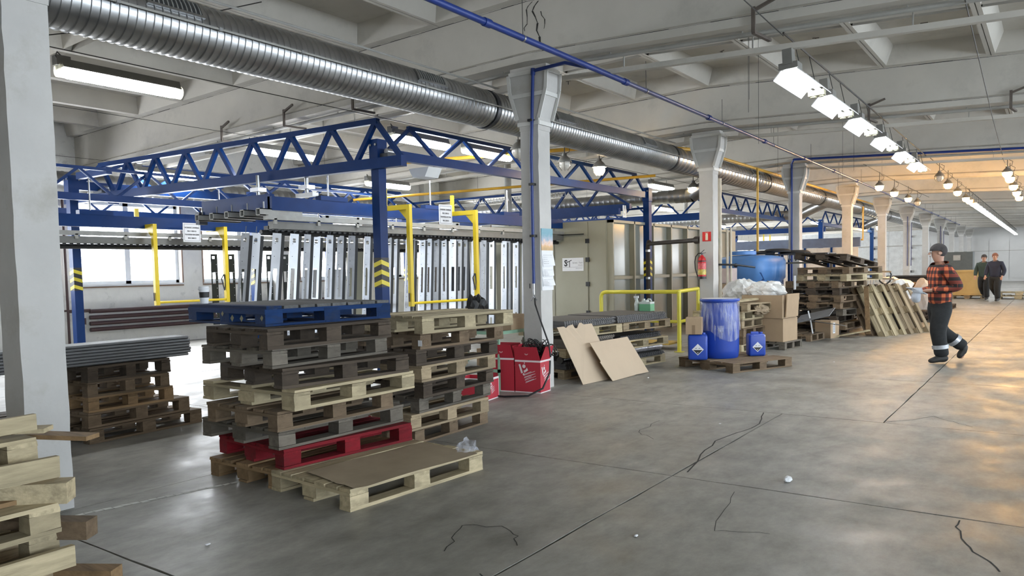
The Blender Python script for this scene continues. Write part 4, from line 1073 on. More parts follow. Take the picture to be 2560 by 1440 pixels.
# low pallet in front with a sheet of brown card
lp = pallet('cream', (-3.66, 3.30), 0, -4, 'single low pallet lying on the floor in front of the central stack, card on top', .88, 1.28, 'close')
q = MB(); n = 10; rows = []
for i in range(n + 1):
    t_ = i / n; row = []
    for k in range(7):
        s_ = k / 6; x = -.60 + .62 * s_; y = .10 + 1.10 * t_ - .28 * s_ * (1 - t_) * .3
        row.append((x, y, .147 + .004 * math.sin(7 * t_ + 5 * s_) + (.012 if (i == 0 and k > 4) else 0)))
    rows.append(row)
vs = [p for r_ in rows for p in r_]; fs = [(i * 7 + k, i * 7 + k + 1, (i + 1) * 7 + k + 1, (i + 1) * 7 + k) for i in range(n) for k in range(6)]
vs2 = [(x, y, z + .0025) for x, y, z in vs]; q.add(vs, fs); q.add(vs2, fs); q.sm = True
o = q.build('card_sheet', mat('kraft_paper', (.34, .275, .19), rough=.75, var=.08, scale=5, bump=.3, bscale=5), None, loc=tuple(lp.location), rot=(0, 0, math.radians(-4)), world=False); tag(o, 'creased brown card sheet lying on the low front pallet', 'card')
def crumple(label, c, sx, sy, sz, m, seed, name='plastic_film', cat='film', amp=.35, n=3):
    bm = bmesh.new(); bmesh.ops.create_icosphere(bm, subdivisions=n, radius=1); rr = random.Random(seed)
    for v in bm.verts:
        p = v.co.copy(); f = 1 + rr.uniform(-amp, amp) * (.5 if n < 4 else .10) + amp * .4 * math.sin(p.x * 5 + seed) * math.cos(p.y * 6 + seed * 2) + (amp * .35 * abs(math.sin(p.x * 9 + p.z * 4 + seed)) * math.sin(p.y * 8 + p.z * 6) if n > 3 else 0)
        v.co = Vector((p.x * sx * f, p.y * sy * f, max(p.z * f, -.75) * sz))
    zmin = min(v.co.z for v in bm.verts)
    for v in bm.verts: v.co.z -= zmin
    me = bpy.data.meshes.new(name); bm.to_mesh(me); bm.free(); me.materials.append(m)
    o = bpy.data.objects.new(name, me); col.objects.link(o); o.location = c; return tag(o, label, cat)
crumple('scrap of clear crumpled film at the right end of the low front pallet', (-3.70, 4.55, .03), .07, .10, .11, clearf, 3)
crumple('small crumpled scrap lying alone on the open floor', tuple(at(1970, 1203, z=.001)), .025, .05, .02, paper, 5, 'paper_scrap', 'scrap', n=2)
for i, (u, v) in enumerate([(520, 1362), (2400, 884), (1800, 1060), (1590, 1340), (1620, 945), (2085, 905)]):
    o = crumple('tiny pale fleck of litter on the concrete floor', tuple(at(u, v, z=.001)), .012, .02, .005, paper, 20 + i, 'litter', 'scrap', n=1); o['group'] = 'tiny litter on the floor'

# stack at the left under the tubes
G3 = 'pallets under the grey tubes'
S3 = [('brown', (-7.25, 3.40), 4, 1.2, 'brown pallet on the floor, lowest under the bundle of grey tubes'), ('brown', (-7.26, 3.40), 5, 1.08, 'brown pallet second from the floor under the grey tubes'),
      ('warm', (-7.28, 3.42), 1, .85, 'reddish brown pallet in the middle of the pile under the grey tubes'), ('brown', (-7.24, 3.40), 0, .8, 'pallet fourth from the floor under the grey tubes'), ('dark', (-7.18, 3.38), 6, .86, 'dark pallet directly supporting the grey tubes')]
for i, (t_, n_, rz, L_, l) in enumerate(S3): pallet(t_, n_, i * h, rz, l, .85, L_, 'euro', G3)
for i, z in enumerate((0, h)):
    pallet('dark', (-7.30, 2.1 + .02 * i), z, 0, ['dark pallet hidden behind the nearest column, bottom one', 'dark pallet hidden behind the nearest column, second one'][i], .85, 1.1, 'euro', G3)
tm_ = mat('grey_tube_steel', (.20, .205, .215), rough=.45, metal=.5, var=.15)
tme = MB()
r_ = .0145
tme.tube([(0, 0, 0), (0, 2.55, 0)], r_, 10, False); tme.tube([(0, 2.55, 0), (0, 0, 0)], r_ * .82, 10, False)
tmesh = tme.mesh('steel_tube', tm_)
for i in range(7):
    for k in range(9):
        o = bpy.data.objects.new('steel_tube', tmesh); col.objects.link(o)
        o.location = (-7.29 - k * .0305, 1.90 + R.uniform(-.012, .012) + .012 * (i % 3), 5 * h + .016 + i * .0285); o.rotation_euler = (0, 0, R.uniform(-.002, .002))
        tag(o, 'grey steel tube in the bundle lying on the left pallets', 'tube', 'grey tubes bundled on the left pallets')

# ------------------------------------------------------------------ broken pallets at the lower left, next to the camera
G4 = 'pallets of the rough pile beside the camera'
for i, (t_, n_, rz, l) in enumerate([('pale', (-3.93, .55), 3, 'pale rough pallet, lowest of the pile at the lower left corner'), ('cream', (-3.91, .52), 2, 'pale pallet second from the floor in the lower left pile'),
                                      ('cream', (-3.86, .50), 1, 'cream pallet in the middle of the lower left pile'), ('warm', (-3.97, .56), 2, 'pallet second from the top of the lower left pile'), ('cream', (-4.02, .50), 3, 'cream pallet at the top of the lower left pile')]):
    pallet(t_, n_, .02 + i * .148, rz, l, .9, 1.17, 'euro', G4)
def plank(a, b, wd, th, tone, label, name='loose_plank', cat='plank'):
    ax = 'y' if abs(b[1] - a[1]) > abs(b[0] - a[0]) else 'x'
    q = MB(); q.bar(a, b, wd, th); o = q.build(name, W(tone, ax)); return tag(o, label, cat)
plank((-4.6, 1.35, .06), (-3.76, 1.86, .06), .095, .08, 'warm', 'square timber poking out of the lower left pile toward the floor', 'timber_offcut', 'timber')
plank((-4.7, 1.45, .755), (-3.93, 1.86, .735), .10, .022, 'warm', 'loose orange-brown plank sticking out near the top of the lower left pile')
plank((-4.6, 1.2, .795), (-4.08, 1.72, .785), .11, .022, 'cream', 'short cream plank on top of the lower left pile')
plank((-4.5, 1.35, .32), (-3.86, 1.80, .30), .10, .09, 'brown', 'dark-ended timber block poking from the middle of the lower left pile', 'timber_offcut', 'timber')
plank((-4.35, 1.25, .515), (-3.90, 1.73, .50), .12, .10, 'cream', 'thick cream block poking from the upper middle of the lower left pile', 'timber_offcut', 'timber')
plank((-3.84, .35, .19), (-3.84, 1.70, .20), .035, .10, 'cream', 'broad pale plank on edge along the lower left pile, lower one')
plank((-3.82, .35, .66), (-3.86, 1.66, .64), .035, .10, 'cream', 'broad pale plank on edge along the lower left pile, upper one')
plank((-3.9, .3, .835), (-3.98, 1.62, .85), .03, .075, 'cream', 'rough pale plank on edge along the very top of the lower left pile')
crumple('crumpled clear film under the lower left pile', (-3.85, 1.28, .0), .12, .2, .05, clearf, 9)

# ------------------------------------------------------------------ red cartons with straps, green shelf
def red_carton(x, y, sx, sy, hh, rz, label, flaps=True, band=True, sel=('f', 's')):
    t = T('red_carton', label, 'carton', (x, y, 0), math.radians(rz), 'red cartons at the calendar column')
    q = MB(); th = .006
    q.box(-sx, 0, 0, 0, th, hh); q.box(-sx, sy - th, 0, 0, sy, hh); q.box(-sx, th, 0, -sx + th, sy - th, hh); q.box(-th, th, 0, 0, sy - th, hh); q.box(-sx + th, th, 0, -th, sy - th, .01)
    q.build('body', redc, t, world=False)
    fh = .17
    if flaps:
        for vs in ([(-sx, 0, hh), (0, 0, hh), (-.02, -.05, hh + fh), (-sx + .02, -.05, hh + fh)], [(0, 0, hh), (0, sy, hh), (.06, sy - .02, hh + fh), (.06, .03, hh + fh)],
                   [(-sx, sy, hh), (0, sy, hh), (-.02, sy + .03, hh + fh), (-sx + .02, sy + .03, hh + fh)], [(-sx, 0, hh), (-sx, sy, hh), (-sx - .05, sy - .02, hh + fh), (-sx - .05, .02, hh + fh)]):
            n_ = (Vector(vs[1]) - Vector(vs[0])).cross(Vector(vs[3]) - Vector(vs[0])).normalized() * .004
            q = MB().add(vs + [tuple(Vector(p) + n_) for p in vs], [(0, 1, 2, 3), (7, 6, 5, 4), (0, 4, 5, 1), (1, 5, 6, 2), (2, 6, 7, 3), (3, 7, 4, 0)]); q.build('flap', redc, t, world=False)
    w_ = MB(); e = .0015
    w_.box(-sx, -e, hh - .025, 0, 0, hh); w_.box(0, 0, hh - .025, e, sy, hh); w_.box(-sx, -e, 0, 0, 0, .012); w_.box(0, 0, 0, e, sy, .012)
    w_.box(0, sy - .008, 0, e, sy, hh)
    w_.build('white_edging', whitec, t, world=False)
    # printed emblem (slanted stroke, ball, wedge, dot) and slanted text lines
    def emblem(face, u0, z0, s):
        def P3(u, z): return (u0 + u * s, -e * 1.5, z0 + z * s) if face == 'f' else (e * 1.5, u0 + u * s, z0 + z * s)
        q = MB()
        for poly in ([(-.5, .5), (-.28, .56), (.05, -.42), (-.18, -.5)], [(.12, -.18), (.22, -.42), (.7, -.12), (.55, .2), (.42, -.02)]):
            q.add([P3(*p) for p in poly], [tuple(range(len(poly)))])
        for (cx_, cz_, rr) in ((.18, .32, .21), (.13, -.58, .12), (.25, .68, .07)):
            q.add([P3(cx_ + rr * math.cos(a * PI / 8), cz_ + rr * math.sin(a * PI / 8)) for a in range(16)], [tuple(range(16))])
        q.build('printed_emblem', whitec, t, world=False)
        q = MB()
        for i in range(4):
            b = -.75 - i * .27
            q.add([P3(.1 + i * .08, b), (P3(1.55 + i * .05, b + .55)), (P3(1.56 + i * .05, b + .60)), (P3(.11 + i * .08, b + .05))], [(0, 1, 2, 3)])
            q.add([P3(.12 + i * .08, b + .10), (P3(1.1 + (i % 2) * .3, b + .48)), (P3(1.1 + (i % 2) * .3, b + .54)), (P3(.13 + i * .08, b + .16))], [(0, 1, 2, 3)])
        q.build('printed_lines', whitec, t, world=False)
    if 'f' in sel: emblem('f', -sx + .11, hh * .72, .115 * hh / .42)
    if 's' in sel: emblem('s', .08, hh * .66, .105 * hh / .42)
    q = MB(); 
    for i in range(2):
        rr = .024 - i * .008; pts = [(-sx * .5 + rr * math.cos(a * PI / 8), -.028, hh + .09 + rr * math.sin(a * PI / 8)) for a in range(17)]; q.tube(pts, .0015, 4, False)
    if flaps: q.build('ring_print', whitec, t, world=False)
    return t
cA = at(1352, 984, z=0)
rc = red_carton(cA.x, cA.y, .36, .27, .41, 6, 'front red carton with white print, full of black straps, at the column foot')
def tangle(c, sx, sy, sz, n, seed, label, group=None, r=.006):
    rr = random.Random(seed); t = T('black_straps', label, 'strap', c)
    for k in range(n):
        a0 = rr.uniform(0, 6.28); pts = []; cx_, cy_ = rr.uniform(-sx, sx) * .7, rr.uniform(-sy, sy) * .7; rad = rr.uniform(.03, .07)
        hz = rr.uniform(.3, 1) * sz
        for i in range(12):
            a = a0 + i * .55; pts.append((cx_ + rad * math.cos(a) , cy_ + rad * math.sin(a) * .5, max(.01, hz * .55 + rad * 1.3 * math.sin(a * .9 + k))))
        MB().tube(pts, r, 5).build('strap_loop', black, t, world=False)
    return t
tangle((cA.x - .19, cA.y + .16, .44), .18, .12, .26, 34, 4, 'tangle of black straps heaped in the front red carton')
tangle((cA.x - .02, cA.y + .28, .44), .05, .06, .13, 8, 5, 'small tangle of black cable ties spilling over the right side of the front red carton')
cB = at(1268, 985, z=0)
red_carton(cB.x - .02, cB.y + .18, .32, .25, .43, 12, 'red carton behind the front one, on its left', sel=('s',))
cC = at(1222, 1002, z=0)
red_carton(cC.x, cC.y - .02, .4, .3, .26, 10, 'low crushed red carton close to the brown pallet stack', flaps=False, sel=('s',))
sh = T('green_shelf', 'pale green metal shelf stand behind the red cartons', 'shelf', (-6.2, 8.0, 0)); gm = mat('pale_green_paint', (.22, .38, .27), rough=.5)
for z in (.26, .74):
    MB().box(-6.75, 7.75, z, -5.75, 8.35, z + .012).build('shelf_board', mat('shelf_grey', (.22, .23, .22), rough=.5), sh)
    MB().box(-6.75, 7.73, z - .02, -5.73, 7.76, z + .02).build('shelf_rim', gm, sh); MB().box(-5.76, 7.73, z - .02, -5.73, 8.35, z + .02).build('shelf_rim', gm, sh)
for x in (-6.74, -5.76):
    for y in (7.74, 8.33): MB().box(x, y, 0, x + .025, y + .025, .76).build('leg', gm, sh)
crumple('black plastic bundle on the green shelf next to the top pallet', (-6.25, 7.95, .753), .15, .16, .26, black, 12, 'plastic_bundle', 'bundle')
o = T('brown_carton', 'open brown carton standing on the green shelf', 'carton', (-5.98, 8.05, .753))
MB().box(-.0, .0, 0, .22, .3, .16).build('body', card, o, world=False)
MB().add([(0, 0, .16), (.22, 0, .16), (.24, -.07, .22), (-.02, -.07, .22)], [(0, 1, 2, 3)]).add([(0, .3, .16), (.22, .3, .16), (.25, .36, .20), (-.03, .36, .20)], [(0, 1, 2, 3)]).build('flap', card, o, world=False)
tag(MB().box(-6.3, 8.0, .272, -5.85, 8.3, .5).build('brown_carton', card), 'flat brown carton on the lower board of the green shelf', 'carton')

# wall calendar on the column
ca = T('wall_calendar', 'three-month wall calendar with a landscape picture on the column side', 'calendar', (-5.33, 8.28, 1.7))
picm = bpy.data.materials.new('calendar_picture'); picm.use_nodes = True; nt = picm.node_tree; N = nt.nodes; Lk = nt.links
tc = N.new('ShaderNodeTexCoord'); sx_ = N.new('ShaderNodeSeparateXYZ'); Lk.new(tc.outputs['Generated'], sx_.inputs[0]); nz = N.new('ShaderNodeTexNoise'); nz.inputs['Scale'].default_value = 5; Lk.new(tc.outputs['Generated'], nz.inputs['Vector'])
ma = N.new('ShaderNodeMath'); ma.operation = 'MULTIPLY_ADD'; ma.inputs[1].default_value = .5; Lk.new(nz.outputs['Fac'], ma.inputs[0]); Lk.new(sx_.outputs['Z'], ma.inputs[2])
cr = N.new('ShaderNodeValToRGB'); Lk.new(ma.outputs[0], cr.inputs[0]); e = cr.color_ramp.elements
e[0].position = .25; e[0].color = (.45, .30, .14, 1); e[1].position = 1.2 if False else 1.0; e[1].color = (.12, .30, .38, 1)
for p_, c_ in ((.45, (.62, .38, .18, 1)), (.6, (.66, .5, .42, 1)), (.75, (.30, .36, .45, 1))): x = e.new(p_); x.color = c_
Lk.new(cr.outputs[0], N['Principled BSDF'].inputs['Base Color'])
cy0, cy1 = 8.155, 8.425; cxx = -5.333
MB().box(cxx - .004, cy0, 1.78, cxx, cy1, 2.06).build('picture_sheet', picm, ca)
MB().box(cxx - .005, cy0, 1.27, cxx - .001, cy1, 1.78).build('backing', paper, ca)
for i, z in enumerate((1.575, 1.405, 1.30 - .0)):
    pass
for i, (z0_, z1_) in enumerate(((1.575, 1.75), (1.445, 1.56), (1.32, 1.435))):
    b = MB().add([(cxx + .001, cy0 + .01, z1_), (cxx + .001, cy1 - .01, z1_), (cxx + .02, cy1 + (.02 if i != 1 else -.01), z0_ + .01), (cxx + .008, cy0 + .02, z0_)], [(0, 1, 2, 3)]).build('month_sheet', paper, ca)
    q = MB()
    for r in range(5):
        for c_ in range(7):
            if r == 4 and c_ > 3: continue
            y = cy0 + .035 + c_ * .031; z = z1_ - .035 - r * .022 * (z1_ - z0_) / .115 * .8
            xo = cxx + .003 + .013 * (z1_ - z) / (z1_ - z0_)
            q.add([(xo, y, z), (xo, y + .012, z), (xo, y + .012, z + .008), (xo, y, z + .008)], [(0, 1, 2, 3)])
    q.build('printed_days', inkg, ca)

# ------------------------------------------------------------------ mats and pallets behind the column
G5 = 'pallets holding the rubber mats'
a1 = at(1392, 948, z=0); 
mx, my = -5.55, 9.0
rz5 = -9
dirv = Vector((math.sin(math.radians(9)), math.cos(math.radians(9)), 0))
matm = mat('grey_rubber_mat', (.115, .113, .112), rough=.7, var=.12, scale=8, bump=.4, bscale=80)
matd = mat('dark_rubber_mat', (.035, .035, .038), rough=.65, var=.15, scale=8)
levels = [(0, 'low'), (.30, 'middle'), (.58, 'upper')]
for i, (z, nm) in enumerate(levels):
    for k in range(2):
        n_ = (mx + dirv.x * k * 1.3 + .03 * i, my + dirv.y * k * 1.3 - .0)
        pallet('cream' if (i + k) % 3 else 'pale', n_, z, rz5 + R.uniform(-1, 1), nm + ' pallet carrying rubber mats, ' + ('right-hand' if k else 'left-hand') + ' one behind the leaning card sheets', .95, 1.26, 'euro', G5, hs=.9)
def mat_pile(cx_, cy_, z, sx, sy, n, th, rz, label, m, wob=.012, group='rubber mats stacked on pallets'):
    for i in range(n):
        o = T('rubber_mat', label + ', ' + NTH[i] + ' from the bottom', 'mat', (cx_ + R.uniform(-wob, wob), cy_ + R.uniform(-wob, wob), z + i * th), math.radians(rz + R.uniform(-1, 1)), group)
        MB().box(-sx, 0, 0, 0, sy, th * .45).build('backing', m, o, world=False)
        q = MB(); n2 = int(sy / .05)
        for k in range(n2): q.box(-.02, k * .05, th * .4, .0, k * .05 + .03, th * .95)
        q.box(-sx, .0, th * .5, -.02, sy, th * .95)
        q.build('ribbing', m, o, world=False)
mat_pile(mx + .03, my - .02, .715, .95, 1.15, 5, .020, rz5, 'grey ribbed rubber mat in the pile nearest the calendar column', matm)
mat_pile(mx + dirv.x * 1.2 + .03, my + dirv.y * 1.2, .715, .95, 1.32, 6, .018, rz5, 'grey ribbed rubber mat in the long pile under the green jug', matm)
mat_pile(mx + .02, my + .02, .135, .85, 1.1, 5, .022, rz5, 'dark rubber mat on the lowest pallet nearest the column', matd)
mat_pile(mx + .02, my + .02, .435, .85, 1.1, 6, .020, rz5, 'taupe rubber mat on the middle pallet nearest the column', mat('taupe_mat', (.17, .15, .125), rough=.8))
mat_pile(mx + dirv.x * 1.35, my + dirv.y * 1.3, .435, .85, 1.15, 4, .018, rz5 + 2, 'dark rubber sheet on the middle right pallet', matd)
mat_pile(mx + dirv.x * 1.35, my + dirv.y * 1.3, .135, .85, 1.15, 3, .02, rz5, 'dark rubber sheet on the lowest right pallet', matd)
rp = [Vector((mx + dirv.x * t_ - .10, my + dirv.y * t_, .262)) for t_ in (1.35, 1.6, 1.85, 2.1, 2.35, 2.5, 2.56)]
MBx = MB().tube(rp, [.05, .06, .055, .06, .062, .075, .03], 12); o = MBx.build('wrapped_roll', mat('foil_wrap', (.38, .36, .37), rough=.25, metal=.3, bump=.9, bscale=25, var=.25, scale=18)); tag(o, 'film-wrapped silvery roll lying on the low right pallet of mats', 'roll')
tag(MB().tube([(-5.62, 9.0, .265), (-5.62, 9.4, .27)], [.05, .045], 10).build('wrapped_roll', mat('dark_foil', (.05, .05, .052), rough=.2, bump=.9, bscale=20, var=.3, scale=14)), 'dark film-wrapped roll on the low pallet beside the column', 'roll')
def slab_between(pts, th, name, m, label, cat):
    a, b, c, d = [Vector(p) for p in pts]; n_ = (b - a).cross(d - a).normalized() * th
    vs = [a, b, c, d, a + n_, b + n_, c + n_, d + n_]
    o = MB().add(vs, [(0, 1, 2, 3), (7, 6, 5, 4), (0, 4, 5, 1), (1, 5, 6, 2), (2, 6, 7, 3), (3, 7, 4, 0)]).build(name, m); return tag(o, label, cat)
A = at(1457, 962, z=.001); B = at(1541, 944, z=.001)
# notched upper edge on the tall sheet
a = A; b = B; top = .76; back = Vector((-.33, -.10, 0))
ctl = a + back + Vector((0, 0, top)); ctr = b + back + Vector((-.0, 0, top))
q = MB(); Npt = 16; ring = [a, b, ctr]
rr = random.Random(2)
for i in range(1, Npt):
    t_ = i / Npt; p = ctr.lerp(ctl, t_); dz = (.0 if t_ < .3 else rr.uniform(-.045, .03)); ring.append(p + Vector((0, 0, dz)))
ring.append(ctl); nrm = (b - a).cross(ctl - a).normalized() * .006; n = len(ring)
q.add(ring + [p + nrm for p in ring], [tuple(range(n)), tuple(range(n, 2 * n))[::-1]] + [(i, i + n, (i + 1) % n + n, (i + 1) % n) for i in range(n)])
tag(q.build('card_sheet', cardl), 'tall tan card sheet with a torn top edge leaning on the mats', 'card')
A = at(1531, 953, z=.001); B = at(1621, 930, z=.001); back = Vector((-.28, -.12, .52))
ring = [A, A.lerp(B, .60), A.lerp(B, .60) + Vector((.012, -.01, .012)), B, B + back, A + back + Vector((0, 0, .0)), A + back * .52 + Vector((.0, 0, 0)), A + back * .50 + (A - B).normalized() * .03]
nrm = (B - A).cross(back).normalized() * .006; n = len(ring); q = MB()
q.add(ring + [p + nrm for p in ring], [tuple(range(n)), tuple(range(n, 2 * n))[::-1]] + [(i, i + n, (i + 1) % n + n, (i + 1) % n) for i in range(n)])
tag(q.build('card_sheet', cardl), 'shorter tan card sheet leaning in front of the tall one, toward the drum', 'card')
# jug and spray bottle
J = at(1617, 777, z=.825)
jg = T('green_jug', 'square plastic jug of green liquid on the rubber mats', 'jug', tuple(J)); gl = mat('green_liquid', (.16, .40, .22), rough=.25, var=.05, spec=.6); cl = mat('clear_plastic', (.55, .60, .56), rough=.25, var=.03)
MB().box(-.10, -.08, 0, .10, .08, .115).build('liquid_body', gl, jg, world=False); MB().box(-.10, -.08, .116, .10, .08, .15).box(-.07, -.05, .15, .02, .05, .175).build('shoulder', cl, jg, world=False)
MB().tube([(-.05, 0, .175), (-.05, 0, .2)], .022, 12).build('cap', cl, jg, world=False); MB().tube([(.0, 0, .17), (.03, 0, .195), (.07, 0, .19), (.085, 0, .155)], .012, 8).build('handle', cl, jg, world=False)
sb = T('spray_bottle', 'white spray bottle standing left of the green jug', 'bottle', (J.x - .17, J.y - .02, J.z))
MB().lathe([(0, 0), (.038, .0), (.04, .01), (.04, .12), (.018, .19), (.014, .21), (0, .21)], n=18).build('body', cl, sb, world=False)
MB().box(-.05, -.012, .21, .03, .012, .245).box(-.035, -.008, .175, -.025, .008, .215).build('trigger_head', paper, sb, world=False)

# yellow guard rail
gr = T('guard_rail', 'yellow tubular guard rail by the extinguisher column', 'railing', (-5.53, 12.95, 0)); yr = mat('guard_yellow', (.60, .53, .05), rough=.35, var=.06)
def arc(p0, pc, p1, n=6): return [Vector(p0).lerp(Vector(pc), t / n).lerp(Vector(pc).lerp(Vector(p1), t / n), t / n) for t in range(n + 1)]
MB().tube([(-5.53, 12.95, 0), (-5.53, 12.95, 1.09)], .038, 12).build('post', yr, gr)
MB().tube([(-7.12, 12.95, 0), (-7.12, 12.95, .98)] + arc((-7.12, 12.95, .98), (-7.12, 12.95, 1.09), (-7.0, 12.95, 1.09)) + [(-5.53, 12.95, 1.09)] + arc((-5.53, 12.95, 1.09), (-5.53, 12.95, 1.10), (-5.53, 13.1, 1.10)) + [(-5.53, 13.85, 1.12)], .036, 12).build('top_rail', yr, gr)
MB().tube([(-5.53, 13.85, 1.12), (-5.53, 13.85, 0)], .034, 12).build('post', yr, gr)
MB().tube([(-7.12, 12.95, .55), (-5.53, 12.95, .55), (-5.53, 13.85, .56)], .03, 10).build('mid_rail', yr, gr)
MB().box(-5.6, 12.88, 0, -5.46, 13.02, .01).build('foot_plate', yr, gr)
tag(MB().box(-7.6, 13.1, .10, -5.8, 13.7, .13).build('yellow_platform', mat('worn_yellow', (.55, .36, .06), rough=.6, dirt=(.2, .15, .08))), 'low worn yellow platform board behind the guard rail', 'platform')
# extinguisher and sign
fx = -5.52
se = T('extinguisher_sign', 'square red sign with a white extinguisher symbol on the column', 'sign', (fx + .02, 14.15, 2.16))
fy = yk(2) - .139
MB().box(-5.55, fy - .006, 2.02, -5.38, fy - .001, 2.20).build('plate', mat('sign_red', (.62, .02, .015), rough=.4, var=.03), se)
q = MB(); e = fy - .0075
q.add([(-5.49, e, 2.04), (-5.44, e, 2.04), (-5.44, e, 2.15), (-5.452, e, 2.17), (-5.478, e, 2.17), (-5.49, e, 2.15)], [tuple(range(6))]); q.add([(-5.497, e, 2.172), (-5.435, e, 2.172), (-5.435, e, 2.18), (-5.497, e, 2.18)], [(0, 1, 2, 3)])
q.build('symbol', mat('symbol_white', (.8, .72, .55), rough=.5, var=0), se)
fe = T('fire_extinguisher', 'red fire extinguisher with label and black base hung on the column', 'extinguisher', (-5.53, fy - .09, 1.30))
MB().lathe([(0, .03), (.075, .03), (.077, .05), (.077, .36), (.06, .41), (.03, .44), (.022, .46), (0, .46)], n=24).build('cylinder', mat('extinguisher_red', (.5, .02, .025), rough=.25, var=.05), fe, world=False)
MB().lathe([(.0, 0), (.08, 0), (.08, .05), (.077, .05)], n=24).build('base_ring', black, fe, world=False)
MB().lathe([(.078, .33), (.081, .33), (.081, .35), (.078, .35)], n=24).build('strap', black, fe, world=False)
MB().lathe([(.0775, .19), (.0785, .19), (.0785, .30), (.0775, .30)], n=24).build('label_red', mat('label_pink', (.6, .10, .10), rough=.4, var=.4, scale=40), fe, world=False)
MB().lathe([(.0775, .08), (.0785, .08), (.0785, .185), (.0775, .185)], n=24).build('label_yellow', mat('label_yellow', (.55, .42, .08), rough=.4, var=.5, scale=30), fe, world=False)
MB().tube([(0, 0, .45), (0, 0, .50)], .018, 8).bar((-.02, 0, .49), (.08, 0, .50), .02, .008).bar((-.02, 0, .50), (.05, 0, .555), .02, .008).build('valve_handle', steeld, fe, world=False)
MB().tube([(-.01, 0, .49), (-.07, -.01, .49), (-.12, -.01, .43), (-.14, -.01, .33), (-.13, -.01, .2), (-.10, 0, .08), (-.08, 0, .03)], .011, 8).build('hose', black, fe, world=False)

# ------------------------------------------------------------------ drum pallet and cartons beyond the guard rail
dp = at(1832, 934, z=0)
pallet('brown', (dp.x, dp.y), 0, -24, 'worn pallet standing free on the floor, carrying the blue drum and canisters', 1.1, 1.25, 'euro')
dc = at(1817, 897, z=.146); DCX, DCY = dc.x - .18, dc.y + .20
dm = T('blue_drum', 'big blue plastic drum wrapped in clear film on the front pallet', 'drum', (DCX, DCY, .146))
MB().lathe([(0, 0), (.262, 0), (.275, .02), (.285, .12), (.287, .45), (.288, .455), (.283, .47), (.287, .485), (.283, .5), (.287, .515), (.275, .70), (.255, .83), (.265, .84), (.265, .85), (0, .85)], n=48).build('body', bluep, dm, world=False)
MB().lathe([(0, .851), (.268, .851), (.292, .856), (.298, .87), (.295, .893), (.275, .897), (.262, .885), (0, .885)], n=48).build('lid', bluep, dm, world=False)
MB().lathe([(.262, .886), (.262, .90), (0, .905)], n=40).build('lid_sheet', mat('white_sheet', (.6, .6, .62), rough=.4), dm, world=False)
q = MB(); n = 60; vs = []; fs = []
rows = [(.84, .292), (.78, .284), (.66, .292), (.5, .298), (.42, .300)]
for k in range(n + 1):
    a = 2 * PI * k / n
    for j_, (z, r_) in enumerate(rows):
        zz = z - (.16 * max(0, math.sin(a * 1.5 - .6)) if j_ == 4 else 0); vs.append(((r_ + .006 * math.sin(a * 23 + j_)) * math.cos(a), (r_ + .006 * math.sin(a * 23 + j_)) * math.sin(a), zz))
for k in range(n):
    for j_ in range(4): fs.append((k * 5 + j_, k * 5 + 5 + j_, k * 5 + 6 + j_, k * 5 + 1 + j_))
q.add(vs, fs); q.sm = True; q.build('film_wrap', film('drum_film', (.62, .66, .85), .80, .08, (2.6, 2.6, .35)), dm, world=False)
q = MB(); ang0 = math.atan2(-DCY, -DCX)
for (da, z0_, z1_, w_) in ((-.25, .02, .52, .02), (-.22, .2, .5, .05), (.0, .28, .5, .12), (.12, .30, .5, .08)):
    a = ang0 + da
    q.add([(.305 * math.cos(a - w_), .305 * math.sin(a - w_), z1_), (.305 * math.cos(a + w_), .305 * math.sin(a + w_), z1_), (.315 * math.cos(a + w_ * .5), .315 * math.sin(a + w_ * .5), (z0_ + z1_) / 2), (.30 * math.cos(a), .30 * math.sin(a), z0_)], [(0, 1, 2, 3)])
q.build('film_shred', clearf, dm, world=False)
